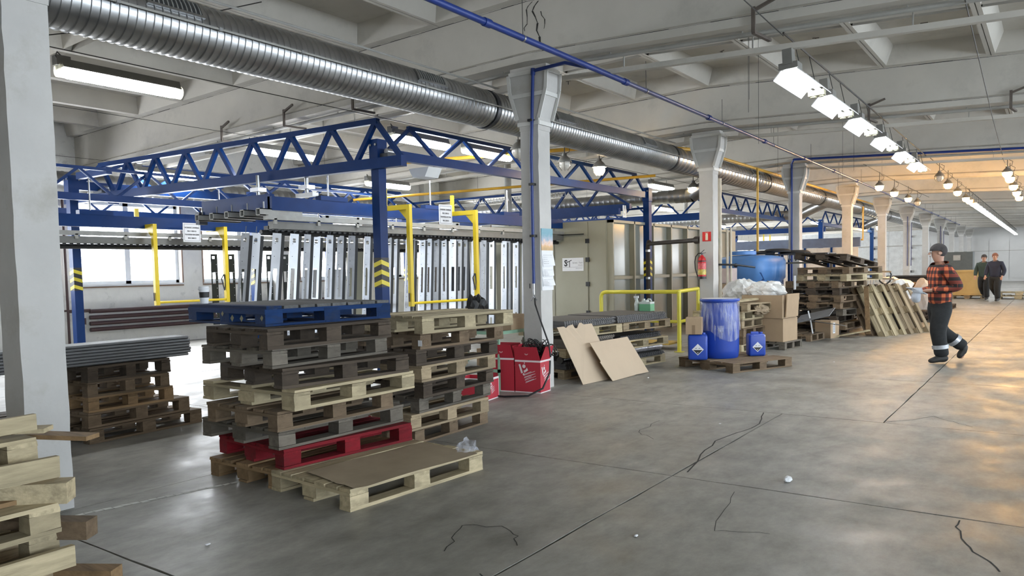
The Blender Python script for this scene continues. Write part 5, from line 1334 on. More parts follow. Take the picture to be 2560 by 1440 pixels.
def canister(p, rz, label, s=1.0):
    t = T('blue_canister', label, 'canister', tuple(p), math.radians(rz)); w_, d_, h_ = .27 * s, .22 * s, .36 * s
    bm = bmesh.new(); bmesh.ops.create_cube(bm, size=1); bmesh.ops.scale(bm, vec=(w_, d_, h_), verts=bm.verts); bmesh.ops.translate(bm, vec=(0, 0, h_ / 2), verts=bm.verts)
    bmesh.ops.bevel(bm, geom=bm.edges, offset=.035, segments=4, affect='EDGES', profile=.5)
    me = bpy.data.meshes.new('body'); bm.to_mesh(me); bm.free(); me.materials.append(bluep); me.polygons.foreach_set('use_smooth', [True] * len(me.polygons))
    o = bpy.data.objects.new('body', me); col.objects.link(o); o.parent = t; KIDS.setdefault(t.name, []).append(o)
    MB().box(-.08 * s, -.02, h_ - .005, .04 * s, .02, h_ + .03).build('handle', bluep, t, world=False); MB().tube([(.08 * s, 0, h_ - .01), (.08 * s, 0, h_ + .025)], .028, 12).build('cap', bluep, t, world=False)
    e = -d_ / 2 - .001; cz_ = h_ * .42; r_ = .082 * s
    MB().add([(-r_, e, cz_), (0, e, cz_ - r_), (r_, e, cz_), (0, e, cz_ + r_)], [(0, 1, 2, 3)]).build('hazard_label', paper, t, world=False)
    e -= .0006; r2 = r_ * .86; q = MB()
    q.add([(-r2 * .92, e, cz_ - .006), (0, e, cz_ - r2), (r2 * .92, e, cz_ - .006)], [(0, 1, 2)])
    q.add([(-r_ * .95, e, cz_ + .0), (-r2 * .88, e, cz_ + .0), (0, e, cz_ + r2 * .93), (r2 * .88, e, cz_ + .0), (r_ * .95, e, cz_), (0, e, cz_ + r_ * .98)], [(0, 1, 2, 5), (5, 2, 3, 4)]) if False else None
    q.add([(-.035 * s, e, cz_ + .012), (-.01 * s, e, cz_ + .02), (-.01 * s, e, cz_ + .026), (-.035 * s, e, cz_ + .020)], [(0, 1, 2, 3)]); q.add([(.01 * s, e, cz_ + .012), (.035 * s, e, cz_ + .02), (.035 * s, e, cz_ + .026), (.01 * s, e, cz_ + .020)], [(0, 1, 2, 3)])
    q.build('label_print', ink, t, world=False)
    MB().add([(-.006, e - .0006, cz_ - r2 * .75), (.006, e - .0006, cz_ - r2 * .75), (.006, e - .0006, cz_ - r2 * .55), (-.006, e - .0006, cz_ - r2 * .55)], [(0, 1, 2, 3)]).build('label_digit', paper, t, world=False)
    return t
j1 = at(1745, 901, z=.146); canister((j1.x - .05, j1.y + .12, .146), 22, 'blue canister with a hazard diamond, left of the drum under a small carton', 1.05)
j2 = at(1888, 903, z=.10); canister((j2.x - .10, j2.y + .34, .146), 33, 'blue canister with a hazard diamond, right of the drum', .95)
MB().box(-.05, -.10, .30, .12, .02, .325).build('white_label', paper, None, loc=(j2.x - .10, j2.y + .34, .146), rot=(0, 0, math.radians(33)), world=False)
tag(bpy.data.objects['white_label'], 'white paper lying on the right-hand blue canister', 'paper')
def carton(p, sx, sy, h_, rz, label, tape=True, flaps=0, m=card, name='cardboard_box'):
    t = T(name, label, 'carton', tuple(p), math.radians(rz)); q = MB(); th = .008
    if flaps:
        q.box(-sx, 0, 0, 0, th, h_); q.box(-sx, sy - th, 0, 0, sy, h_); q.box(-sx, th, 0, -sx + th, sy - th, h_); q.box(-th, th, 0, 0, sy - th, h_); q.box(-sx + th, th, 0, -th, sy - th, .01)
    else: q.box(-sx, 0, 0, 0, sy, h_)
    q.build('body', m, t, world=False)
    if tape: MB().box(-sx * .6, -.002, h_ * .0, -sx * .4, 0, h_ * .55).box(-sx * .6, 0, h_, -sx * .4, sy, h_ + .002).build('packing_tape', carddk, t, world=False)
    return t
bx_ = carton((j1.x + .05, j1.y + .02, .146 + .385), .23, .2, .25, 16, 'small brown carton standing on the left blue canister')
# pale pallets behind the drum
G6 = 'pale pallets behind the drum'
for i in range(6):
    t_ = ['cream', 'brown', 'brown', 'pale', 'cream', 'pale'][i]
    l = ['pale pallet on the floor, lowest of the stack behind the drum', 'brown pallet second from the floor behind the drum', 'brown pallet third from the floor behind the drum', 'pale pallet fourth from the floor behind the drum', 'pale pallet fifth from the floor behind the drum', 'pale pallet on top of the stack behind the drum, jutting out'][i]
    pallet(t_, (-4.48 + .02 * (i % 3) - (.0 if i < 5 else -.06), 13.2 + .03 * (i % 2)), i * h, -8 - 5 * (i == 5), l, .98, .86, 'euro', G6)
plank((-4.75, 13.3, 6 * h + .02), (-4.5, 14.1, 6 * h + .05), .16, .04, 'cream', 'pale board lying on the stack behind the drum')
crumple('brown crumpled packing paper stuck out of the stack behind the drum', (-4.32, 13.75, .66), .14, .2, .10, mat('kraft_scrap', (.26, .20, .13), rough=.85), 15, 'packing_paper', 'paper')
carton((-4.85, 13.1, 0), .3, .3, .3, 0, 'brown carton at the foot of the guard rail behind the drum pallet', False)
# tall cartons with bags
cp = at(1962, 876, z=0)
pallet('grey', (cp.x, cp.y), 0, -8, 'grey pallet under the tall open carton full of bags', .9, .75, 'euro')
carton((cp.x - .04, cp.y + .03, .146), .80, .62, .42, -8, 'lower half carton of the tall box stack with bags', False, m=card)
carton((cp.x - .05, cp.y + .02, .57), .78, .62, .42, -8, 'upper open carton holding white plastic bags', False, 1, m=card)
q = MB(); q.box(-.02, .08, -.36, .0, .60, .06); o = q.build('hanging_flap', card, None, loc=(cp.x + .01, cp.y + .0, .95), rot=(0, .06, math.radians(-8)), world=False); tag(o, 'loose carton flap hanging over the side of the tall open carton', 'carton')
crumple('heap of thin white plastic bags in the tall open carton', (cp.x - .42, cp.y + .34, .90), .36, .27, .19, baggy, 31, 'plastic_bags', 'bag', .35, 4)
crumple('big cloudy white plastic bag bulging behind the pale pallets', (cp.x - 1.05, cp.y + .85, .62), .40, .35, .37, baggy, 33, 'plastic_bag', 'bag', .3, 4)
tag(MB().cbox((cp.x - .28, cp.y + .30, 1.17), .3, .22, .008, Matrix.Rotation(.35, 3, 'X') @ Matrix.Rotation(.3, 3, 'Y')).build('grey_sheet', mat('grey_card', (.14, .13, .12), rough=.7)), 'piece of dark grey card on the white bags', 'card')
tag(MB().tube([(cp.x - .85, cp.y - .1, .62), (cp.x - .5, cp.y - .12, .64), (cp.x - .38, cp.y - .1, .66)], [.05, .06, .045], 10).build('paper_roll', mat('kraft_roll', (.30, .24, .16), rough=.8, bump=.8, bscale=14)), 'rolled brown paper lying left of the tall open carton', 'roll')

# blue storage tank
tk = T('water_tank', 'large light blue plastic tank with a round lid, behind the cartons', 'tank', (-5.78, 17.7, 0))
bm = bmesh.new(); n = 64; zs = [(0, .60, 1), (.02, .63, 1), (.62, .63, 1), (.70, .60, .97), (.98, .62, .97), (1.05, .60, .95), (1.18, .60, .95), (1.25, .655, 1), (1.62, .665, 1), (1.72, .62, .98), (1.77, .40, .95), (1.79, .0, 1)]
ringsv = []
for (z, r_, e_) in zs:
    rg = []
    for k in range(n):
        a = 2 * PI * k / n; p = 4.2; c_, s_ = math.cos(a), math.sin(a); rr_ = r_ / ((abs(c_) ** p + abs(s_) ** p) ** (1 / p)) if r_ > 0 else 0
        groove = 1 - .07 * (max(0, math.cos(a * 12)) ** 8) * (1 if .6 < z < 1.3 and c_ > -.2 else 0)
        rg.append(bm.verts.new((c_ * rr_ * groove * 1.0, s_ * rr_ * groove, z)))
    ringsv.append(rg)
for a_, b_ in zip(ringsv[:-1], ringsv[1:]):
    for k in range(n): bm.faces.new((a_[k], a_[(k + 1) % n], b_[(k + 1) % n], b_[k]))
bmesh.ops.remove_doubles(bm, verts=bm.verts, dist=.0001)
me = bpy.data.meshes.new('body'); bm.to_mesh(me); bm.free(); me.materials.append(tankb); me.polygons.foreach_set('use_smooth', [True] * len(me.polygons))
o = bpy.data.objects.new('body', me); col.objects.link(o); o.parent = tk; o.rotation_euler = (0, 0, math.radians(-12))
MB().lathe([(.0, 1.79), (.30, 1.79), (.30, 1.86), (.285, 1.875), (0, 1.875)], (-.15, -.1, 0), 36).build('lid', tankb, tk, world=False)
MB().lathe([(0, 0), (.045, 0), (.045, .02), (0, .03)], (0, 0, 0), 16).build('side_port', black, tk, loc=(-.12, -.665, 1.55), rot=(PI / 2, 0, 0), world=False)
for (x_, z_) in ((.18, 1.12), (.42, 1.12)):
    MB().add([(x_ - .09, -.60, 1.2), (x_ + .09, -.60, 1.2), (x_ + .03, -.672, 1.38), (x_ - .03, -.672, 1.38)], [(0, 1, 2, 3)]).add([(x_ - .06, -.62, 1.2), (x_ + .06, -.62, 1.2), (x_ + .09, -.635, .95), (x_ - .09, -.635, .95)], [(0, 1, 2, 3)]).build('moulded_groove', mat('tank_groove', (.04, .12, .36), rough=.45), tk, world=False)
MB().box(-.02, -.64, 1.05, .06, -.63, 1.17).build('paper_tag', paper, tk, world=False)
for i, (x, y, z, r_, l) in enumerate([(-5.35, 18.3, 1.84, .30, 'round black rubber disc lying behind the blue tank, upper one'), (-5.05, 18.7, 1.80, .34, 'round black rubber disc lying behind the blue tank, lower one'), (-5.62, 18.25, 1.80, .22, 'small dark rubber disc at the left behind the blue tank')]):
    tag(MB().lathe([(0, 0), (r_, 0), (r_ + .01, .03), (r_ * .85, .07), (r_ * .5, .085), (0, .085)], n=30).build('rubber_disc', blackr, None, loc=(x, y, z), world=False), l, 'disc')
rk = T('tool_rack', 'dark steel rack with hanging hooks between the blue tank and the crooked pallets', 'rack', (-4.9, 18.6, 0))
MB().box(-5.3, 18.35, 1.56, -4.2, 18.95, 1.60).build('top_shelf', mat('rack_wood', (.24, .22, .17), rough=.8), rk); MB().box(-5.6, 18.2, 1.77, -4.2, 19.0, 1.80).build('upper_frame', steeld, rk)
for x in (-5.28, -4.25): 
    for y in (18.36, 18.92): MB().box(x, y, 0, x + .05, y + .05, 1.8).build('leg', blue, rk)
for i in range(7):
    MB().tube([(-5.1 + i * .14, 18.34, 1.78), (-5.1 + i * .14, 18.33, 1.68), (-5.07 + i * .14, 18.32, 1.63), (-5.04 + i * .14, 18.32, 1.68)], .012, 6).build('hook', steeld if i % 2 else steel, rk)
tag(MB().box(-4.62, 17.0, 1.0, -4.60, 17.12, 1.3).build('paper_notice', paper), 'white paper notice pinned at the left side of the crooked pallet pile', 'paper')

# machines and boxes between the columns behind the tank
mc = T('valve_manifold', 'cluster of pale pipes and valves with a green dome beside the extinguisher column', 'pipes', (-5.9, 15.6, 0)); pg = mat('pale_pipe', (.55, .50, .40), rough=.5)
for i, (dx, r_, z1_, m_) in enumerate([(0, .04, 3.4, pg), (.16, .028, 2.3, pg), (.24, .02, 2.35, pg), (-.06, .05, 1.9, bk)]):
    MB().tube([(-5.85 + dx, 15.9, .0), (-5.85 + dx, 15.9, z1_)], r_, 10).build('upright_pipe', m_, mc)
MB().lathe([(0, 0), (.07, 0), (.075, .08), (.05, .14), (0, .16)], (-5.95, 15.8, 2.02), 18).build('green_dome', mat('green_lamp', (.05, .35, .18), rough=.3), mc)
MB().lathe([(.08, 0), (.09, .03), (.08, .06), (0, .06)], (-5.95, 15.8, 1.55), 16).build('flange', black, mc)
MB().tube([(-5.95, 15.8, 1.58), (-5.5, 15.85, 1.56), (-5.2, 16.2, 1.5)], .02, 8).build('side_branch', steeld, mc)
for i, (x, y, z, s_, l, m_) in enumerate([(-6.0, 16.4, .0, .7, 'brown carton below the pale boxes by the extinguisher column', card), (-6.0, 16.4, .71, .45, 'brown carton with dark print by the extinguisher column', card), (-5.95, 16.42, 1.17, .32, 'pale pink carton above the brown ones by the extinguisher column', mat('pale_box', (.55, .45, .42), rough=.7))]):
    tag(MB().box(x - .2, y - .15, z, x + .22, y + .2, z + s_).build('cardboard_box', m_), l, 'carton')
for i, (x, y, sx, sy, z, m_, l) in enumerate([(-9.5, 26, 1.2, 1, 1.5, cream, 'cream cabinet behind the farther yellow gate'), (-12, 24.5, 2.4, 1.2, 1.3, mat('machine_grey', (.25, .26, .26), rough=.5), 'grey machine housing deep behind the blue tank')]):
    t = T('machine_cabinet', l, 'machine', (x, y, 0)); MB().box(-sx / 2, -sy / 2, 0, sx / 2, sy / 2, z).build('housing', m_, t, world=False); MB().box(-sx / 2 + .05, -sy / 2 - .02, .1, sx / 2 - .05, -sy / 2, z - .1).build('front_panel', m_, t, world=False)
# glazed white partition inside the second frame
pt = T('office_partition', 'white panelled partition with dark blue posts behind the warm-lit columns', 'partition', (-9, 30, 0)); wp = mat('partition_white', (.58, .55, .50), rough=.6)
for i in range(6):
    x = -11.5 + i * .95; MB().box(x, 30, .05, x + .88, 30.04, 2.15).build('panel', wp, pt); MB().box(x - .07, 29.96, 0, x, 30.08, 2.35).build('post', blue, pt)
MB().box(-11.6, 29.95, 2.16, -5.8, 30.1, 2.5).build('header_rail', mat('blue_grey_rail', (.10, .13, .2), rough=.5), pt)
pw = T('white_partition', 'tall pale partition wall with small dark hooks near the far columns', 'partition', (-9, 47, 0))
for i in range(5):
    x = -15 + i * 1.85; MB().box(x, 47, 0, x + 1.83, 47.08, 3.3).build('panel', mat('partition_grey', (.56, .58, .58), rough=.6), pw)
MB().box(-15, 46.95, 2.45, -5.8, 47.0, 2.5).build('rail', condm, pw)
for i in range(5):
    for z in (1.0, 1.7, 2.3, 2.9): MB().box(-14.0 + i * 1.85, 46.86, z, -13.85 + i * 1.85, 46.98, z + .12).build('hook', steeld, pw)

# ------------------------------------------------------------------ crooked pile of pallets and leaning pallets
G7 = 'pallets of the tall crooked pile'
lv = ['bottom', 'second', 'third', 'fourth', 'fifth', 'sixth', 'seventh', 'eighth', 'ninth', 'tenth', 'topmost']
tn = ['dark', 'brown', 'dark', 'grey', 'brown', 'brown', 'dark', 'brown', 'cream', 'brown', 'dark']
rr = random.Random(5)
for i in range(11):
    far = .0 if i < 6 else .02 * i
    tl = (0, 0) if i < 10 else (-9, 3)
    pallet(tn[i], (-3.62 + rr.uniform(-.12, .06) + (.10 if i in (8, 9) else 0) - (.25 if i == 0 else 0), 16.95 + rr.uniform(-.06, .10)), i * .147 + (.13 if i == 10 else 0), -10 + rr.uniform(-7, 7) - (6 if i > 7 else 0), lv[i] + ' pallet of the tall crooked pile, counted from the floor', 1.22, 1.25, 'close' if i in (3, 7, 8) else 'euro', G7, tilt=tl)
for i in range(4):
    pallet(['dark', 'brown', 'grey', 'pale'][i], (-3.85 + .05 * i, 18.75), i * .147, -2 + 1 * i, ['floor-level', 'second', 'third', 'fourth'][i] + ' pallet of the low stack hidden behind the crooked pile', 1.2, 1.1, 'euro', 'low pallets behind the crooked pile')
plank((-3.6, 17.6, 1.36), (-2.95, 18.3, 1.34), .12, .03, 'warm', 'long pale plank jutting right from the crooked pile')
plank((-3.7, 17.7, 1.22), (-2.9, 18.4, 1.18), .10, .03, 'brown', 'brown plank jutting right below the pale one on the crooked pile')
plank((-3.75, 16.75, .02), (-3.15, 17.25, .14), .08, .025, 'cream', 'thin broken plank lying at the foot of the crooked pile')
plank((-3.9, 16.8, .015), (-3.3, 16.9, .05), .1, .02, 'brown', 'brown broken board flat on the floor in front of the crooked pile')
plank((-3.18, 17.3, .05), (-3.25, 17.42, 1.05), .09, .03, 'warm', 'reddish board standing upright between the pile and the leaning pallets')
# leaning pallets: stood on their ends, boards running up
def leaning(tone, bx_, by_, label, tilt=24, yaw=0, L_=1.2, group='pallets leaning on the pile', kind='euro'):
    key = (tone, kind)
    if key not in PP: PP[key] = pallet_proto(tone, kind)
    o = PP[key] if key not in PUSED else copy_tree(PP[key]); PUSED.add(key)
    # local Y (length) points up and back, local X along the hall, deck turned away from the aisle
    a = math.radians(tilt); up = Vector((-math.sin(a), 0, math.cos(a))); sd = Vector((0, 1, 0)); nn = (-sd).cross(up) * 1
    Mx = Matrix((-sd, up, (-sd).cross(up))).transposed()
    Mx = Matrix.Rotation(math.radians(yaw), 3, 'Z') @ Mx
    o.matrix_world = Matrix.Translation((bx_, by_, .005)) @ Mx.to_4x4() @ Matrix.Diagonal((1, L_ / 1.2, 1, 1))
    o['label'] = label; o['group'] = group
for i, (t_, x, y, l) in enumerate([('brown', -3.12, 17.45, 'brown pallet leaning on the pile, innermost at the near side'), ('cream', -2.86, 17.35, 'pale pallet leaning on the pile, near side in front of the brown one'),
                                   ('dark', -2.76, 18.25, 'dark pallet leaning on the pile, innermost at the far side'), ('pale', -2.50, 18.2, 'pale pallet leaning at the far side, outermost of the leaning ones')]):
    leaning(t_, x, y, l, 27, yaw=-22, kind='euro')
tag(MB().box(-3.6, 18.6, .98, -2.9, 19.5, 1.02).build('wooden_board', W('cream', 'y')), 'pale board lying on top of the leaning pallets', 'plank')
# grey plates and small box
t = T('grey_plate', 'thin grey plate lying on its side in front of the crooked pile, upper one', 'plate', (-4.0, 16.0, .5)); MB().cbox((-3.95, 16.05, .50), .7, .55, .008, Matrix.Rotation(.25, 3, 'X') @ Matrix.Rotation(-.25, 3, 'Y')).build('plate', mat('plate_grey', (.22, .225, .23), rough=.4, metal=.3), t)
t = T('grey_plate', 'thin grey plate resting low in front of the crooked pile, lower one', 'plate', (-3.8, 16.1, .33)); MB().cbox((-3.8, 16.2, .35), .75, .6, .008, Matrix.Rotation(-.12, 3, 'X') @ Matrix.Rotation(.12, 3, 'Y')).build('plate', MATS['plate_grey'], t)
pallet('brown', (-3.95, 15.75), 0, -8, 'small brown pallet between the tall carton and the small box', .8, .7, 'euro')
tag(MB().tube([(-3.95, 15.9, .15), (-3.98, 15.9, .35), (-4.05, 15.95, .6)], .015, 6).build('white_strap', paper), 'curved white plastic strap standing on the small brown pallet', 'strap')
sbx = at(2070, 846, z=0); t = carton((sbx.x + .05, sbx.y, 0), .36, .30, .36, -20, 'small brown carton with white barcode label on the floor before the crooked pile', False)
MB().box(.0, .08, .10, .003, .16, .32).build('barcode_label', paper, t, world=False)
q = MB()
for i in range(9): q.box(.003, .095, .13 + i * .017, .0036, .145, .13 + i * .017 + (.006 if i % 2 else .01))
q.build('barcode', ink, t, world=False)

# ------------------------------------------------------------------ far end: table, timber, crate, radiators, pallet truck, bag
tb = T('dark_table', 'dark workbench in the background behind the plaid jacket man', 'table', (-5.0, 34.0, 0))
MB().box(-5.8, 33.6, .98, -3.4, 34.4, 1.03).build('table_top', steeld, tb); MB().box(-5.6, 33.7, .62, -3.5, 34.3, .97).build('drawer_unit', black, tb)
for x in (-5.75, -3.5): 
    for y in (33.65, 34.3): MB().box(x, y, 0, x + .06, y + .06, .98).build('leg', steel, tb)
G8 = 'sawn timber blocks stacked behind the plaid jacket man'
tb_c = at(2305, 772, z=0)
for r in range(7):
    for c_ in range(10):
        x = tb_c.x - .8 + c_ * .17 + R.uniform(-.01, .01); z = .15 + r * .104
        o = MB().box(x - .07, tb_c.y + R.uniform(-.05, .05), z, x + .07, tb_c.y + .8, z + .10, .003).build('timber_block', W(['warm', 'brown', 'dark'][(r + c_) % 3], 'b')); tag(o, 'sawn timber block end in the woodpile behind the plaid jacket man', 'timber', G8)
pallet('dark', (tb_c.x + .9, tb_c.y), .0, 0, 'dark pallet under the woodpile in the background', 1.8, .9, 'euro')
cr_ = T('plywood_crate', 'yellowish plywood crate on a pallet, right of the plaid jacket man', 'crate', (-2.75, 36.5, .15)); ply = mat('plywood', (.50, .34, .13), rough=.7, var=.1, scale=3)
MB().box(-3.6, 36.5, .15, -2.35, 37.6, 1.18).build('body', ply, cr_)
for x in (-3.6, -2.43): MB().box(x, 36.48, .15, x + .08, 36.5, 1.18).build('batten', ply, cr_)
MB().box(-3.6, 36.48, .15, -2.35, 36.5, .23).build('batten', ply, cr_); MB().box(-3.6, 36.48, 1.1, -2.35, 36.5, 1.18).build('batten', ply, cr_)
pallet('pale', (-2.35, 36.5), 0, 0, 'pallet under the plywood crate', 1.25, 1.1, 'euro')
pallet('cream', (-.45, 36.2), 0, 0, 'lower of two flat pale pallets on the floor behind the distant walkers', 1.5, 1.1, 'euro')
pallet('cream', (-.42, 36.22), .146, 2, 'upper of two flat pale pallets on the floor behind the distant walkers', 1.5, 1.1, 'euro')
t = T('grey_cabinet', 'dark grey machine cabinet above the crate in the far background', 'machine', (-4.2, 42, 0)); MB().box(-4.6, 42, 0, -3.2, 43, 2.0).build('housing', mat('dark_cabinet', (.07, .08, .08), rough=.5), t); MB().box(-4.0, 41.96, 1.6, -3.7, 42, 1.85).build('screen', greyrail, t)
rd = T('white_radiator', 'pale ribbed radiator below the far partition', 'radiator', (-6.0, 35, .3))
for i in range(16): MB().box(-7.0 + i * .11, 35, .0, -6.92 + i * .11, 35.1, .95).build('rib', white, rd)
pj = T('pallet_truck', 'pallet truck with upright loop handle behind the leaning pallets', 'pallet truck', (-3.6, 21.0, 0))
P0 = Vector((-3.5, 21.0, 0)); MB().tube([P0 + Vector((0, 0, .2)), P0 + Vector((.02, 0, 1.0))], .028, 8).build('tiller', black, pj)
MB().tube([P0 + Vector(v) for v in ((.02, 0, .98), (-.10, 0, 1.08), (-.13, 0, 1.25), (-.09, 0, 1.32), (.12, 0, 1.32), (.16, 0, 1.25), (.13, 0, 1.08), (.02, 0, .98))], .02, 8).build('loop_handle', black, pj)
MB().box(P0.x - .28, P0.y + .1, .06, P0.x - .10, P0.y + 1.3, .12).build('fork', black, pj); MB().box(P0.x + .12, P0.y + .1, .06, P0.x + .30, P0.y + 1.3, .12).build('fork', black, pj)
MB().box(P0.x - .2, P0.y - .05, .08, P0.x + .2, P0.y + .2, .45).build('pump_body', black, pj); MB().lathe([(0, -.03), (.09, -.03), (.09, .03), (0, .03)], (P0.x, P0.y - .05, .1), 16, 'x').build('wheel', steeld, pj)
crumple('pale plastic-wrapped bundle behind the leaning pallets', (-3.4, 21.6, .55), .45, .4, .35, baggy, 41, 'wrapped_bundle', 'bundle')
crumple('white sack standing on the floor right of the leaning pallets', tuple(at(2308, 800, z=0)), .32, .28, .62, mat('sack', (.55, .48, .42), rough=.8), 43, 'sack', 'sack', .12)
pallet('dark', (-2.35, 22.0), 0, -5, 'dark pallet on the floor behind the white sack', .9, .9, 'euro')
pallet('dark', (-2.35, 22.0), .146, -3, 'second dark pallet stacked behind the white sack', .9, .9, 'euro')
# clutter between column and wall on the far left
t = T('storage_rack', 'dark rack of bright steel bars beyond the nearest column at the left edge', 'rack', (-8.6, 1.6, 0))
for i in range(6):
    MB().tube([(-9.4, 1.3, .35 + i * .1), (-8.3, 2.65, .33 + i * .1)], .018, 8).build('steel_bar', steel if i % 2 else steeld, t)
for p in ((-9.2, 1.5), (-8.45, 2.5)): MB().box(p[0] - .03, p[1] - .03, 0, p[0] + .03, p[1] + .03, 1.0).build('upright', steeld, t)

# ------------------------------------------------------------------ people
def skel(name, J, E_, m, parent, root=0, sub=2):
    me = bpy.data.meshes.new(name); me.from_pydata([j[:3] for j in J], E_, []); me.materials.append(m)
    o = bpy.data.objects.new(name, me); col.objects.link(o)
    if parent is not None: o.parent = parent
    s = o.modifiers.new('skin', 'SKIN'); s.use_smooth_shade = True
    if not me.skin_vertices: pass
    for i, j in enumerate(J):
        d = me.skin_vertices[0].data[i]; d.radius = (j[3], j[4] if len(j) > 4 else j[3]); d.use_root = (i == root)
    ss = o.modifiers.new('sub', 'SUBSURF'); ss.levels = sub; ss.render_levels = sub
    return o
skin = mat('skin', (.45, .25, .17), rough=.55, var=.04)
hairm = mat('dark_hair', (.03, .022, .018), rough=.7)
def plaid():
    m = bpy.data.materials.new('plaid_flannel'); m.use_nodes = True; nt = m.node_tree; N = nt.nodes; L = nt.links; b = N['Principled BSDF']; b.inputs['Roughness'].default_value = .9
    tc = N.new('ShaderNodeTexCoord'); outs = []
    for ax, sc_ in (('X', 11.0), ('Y', 11.0), ('Z', 10.0)):
        sp = N.new('ShaderNodeSeparateXYZ'); L.new(tc.outputs['Object'], sp.inputs[0])
        a = N.new('ShaderNodeMath'); a.operation = 'MULTIPLY'; a.inputs[1].default_value = sc_; L.new(sp.outputs[ax], a.inputs[0])
        f = N.new('ShaderNodeMath'); f.operation = 'FRACT'; L.new(a.outputs[0], f.inputs[0]); g = N.new('ShaderNodeMath'); g.operation = 'GREATER_THAN'; g.inputs[1].default_value = .5; L.new(f.outputs[0], g.inputs[0]); outs.append(g)
    s1 = N.new('ShaderNodeMath'); s1.operation = 'MAXIMUM'; L.new(outs[0].outputs[0], s1.inputs[0]); L.new(outs[1].outputs[0], s1.inputs[1])
    s2 = N.new('ShaderNodeMath'); s2.operation = 'ADD'; L.new(s1.outputs[0], s2.inputs[0]); L.new(outs[2].outputs[0], s2.inputs[1])
    s3 = N.new('ShaderNodeMath'); s3.operation = 'MULTIPLY'; s3.inputs[1].default_value = .5; L.new(s2.outputs[0], s3.inputs[0])
    cr = N.new('ShaderNodeValToRGB'); L.new(s3.outputs[0], cr.inputs[0]); cr.color_ramp.interpolation = 'CONSTANT'
    e = cr.color_ramp.elements; e[0].position = 0; e[0].color = (.62, .16, .06, 1); e[1].position = .8; e[1].color = (.018, .014, .014, 1); x = e.new(.3); x.color = (.17, .035, .022, 1)
    L.new(cr.outputs[0], b.inputs['Base Color']); return m
def person(loc, rz, label, coat, trs, hair, stride='walk', scale=1.0, hold=False, band=False):
    t = T('person', label, 'person', loc, math.radians(rz)); t.scale = (scale * 1.12, scale * 1.12, scale)
    # joints: +Y is forward, -X the person's left
    hd = (0, .035, 1.66)
    ls, rs = (-.185, .0, 1.42), (.185, .0, 1.42)
    if hold: le, re, lh, rh = (-.27, -.14, 1.14), (.26, -.08, 1.13), (-.08, .20, 1.10), (.08, .24, 1.08)
    else: le, re, lh, rh = (-.25, -.08, 1.14), (.25, .03, 1.14), (-.23, .06, .90), (.24, .16, .92)
    lhip, rhip = (-.09, 0, .93), (.09, 0, .93)
    lk, la, lt = (-.09, .06, .50), (-.09, .0, .09), (-.09, .16, .035)
    if stride == 'walk': rk, ra, rt = (.09, -.03, .50), (.09, -.36, .22), (.09, -.30, .05)
    else: rk, ra, rt = (.09, -.02, .49), (.09, -.14, .09), (.09, .02, .035)
    J = [(0, 0, .95, .13, .10), (0, .0, 1.12, .12, .09), (0, 0, 1.30, .14, .10), (0, -.005, 1.44, .08, .07), (0, .01, 1.51, .052, .052), (0, .025, 1.58, .062, .07), (hd[0], hd[1], hd[2], .078, .095), (0, .03, 1.74, .05, .06)]
    E_ = [(0, 1), (1, 2), (2, 3), (3, 4), (4, 5), (5, 6), (6, 7)]
    def chain(start, pts):
        p = start
        for q_ in pts: J.append(q_); E_.append((p, len(J) - 1)); p = len(J) - 1
        return p
    for s_, (sh_, el, ha, hip, kn, an, to) in ((-1, (ls, le, lh, lhip, lk, la, lt)), (1, (rs, re, rh, rhip, rk, ra, rt))):
        w_ = chain(3, [(*sh_, .055), (*el, .042), (*[el[i] + (ha[i] - el[i]) * .85 for i in range(3)], .028)])
        d = (Vector(ha) - Vector(el)).normalized(); hpalm = chain(w_, [(*(Vector(ha) + d * .03), .036, .02)])
        sd = d.cross(Vector((0, 0, 1))); sd = sd.normalized() if sd.length > .1 else Vector((1, 0, 0)); up_ = sd.cross(d)
        for f_, (o_, ln) in enumerate(((-.028, .065), (-.010, .075), (.008, .07), (.026, .055))):
            b0 = Vector(ha) + d * .055 + sd * o_; k1 = b0 + d * ln * .5; k2 = k1 + d * ln * .4 - up_ * ln * .3
            chain(hpalm, [(*b0, .010), (*k1, .0085), (*k2, .007)])
        b0 = Vector(ha) + d * .01 - sd * .045 * s_; chain(hpalm, [(*b0, .011), (*(b0 + d * .04 - sd * .01 * s_), .009)])
        chain(0, [(*hip, .09), (*kn, .06), (*an, .042), (*to, .035)])
    body = skel('body', J, E_, skin, t)
    # face: eyes, nose, mouth, ears
    fm = MB(); 
    for x in (-.03, .03): fm.cbox((x, hd[1] + .098, hd[2] + .005), .022, .008, .010)
    fm.build('eyes', hairm, t, world=False); MB().prism([(.09 + hd[1], -.025 + hd[2]), (.125 + hd[1], -.02 + hd[2]), (.095 + hd[1], .02 + hd[2])], 'x', -.012, .012).build('nose', skin, t, world=False)
    MB().cbox((0, hd[1] + .093, hd[2] - .048), .04, .008, .008).build('mouth', mat('lips', (.30, .12, .09), rough=.6), t, world=False)
    for x in (-.082, .082): MB().lathe([(0, -.008), (.022, -.006), (.026, 0), (.022, .006), (0, .008)], (x, hd[1], hd[2]), 10, 'x').build('ear', skin, t, world=False)
    hb = bmesh.new(); bmesh.ops.create_icosphere(hb, subdivisions=3, radius=1)
    for v in list(hb.verts):
        p = v.co; v.co = Vector((p.x * .092, p.y * .11 + hd[1] - .012, p.z * .115 + hd[2] + .035))
    bmesh.ops.delete(hb, geom=[v for v in hb.verts if v.co.z < hd[2] + .02 and v.co.y > hd[1] + .0 or v.co.z < hd[2] - .06], context='VERTS')
    hm = bpy.data.meshes.new('hair'); hb.to_mesh(hm); hb.free(); hm.materials.append(hair); ho = bpy.data.objects.new('hair', hm); col.objects.link(ho); ho.parent = t
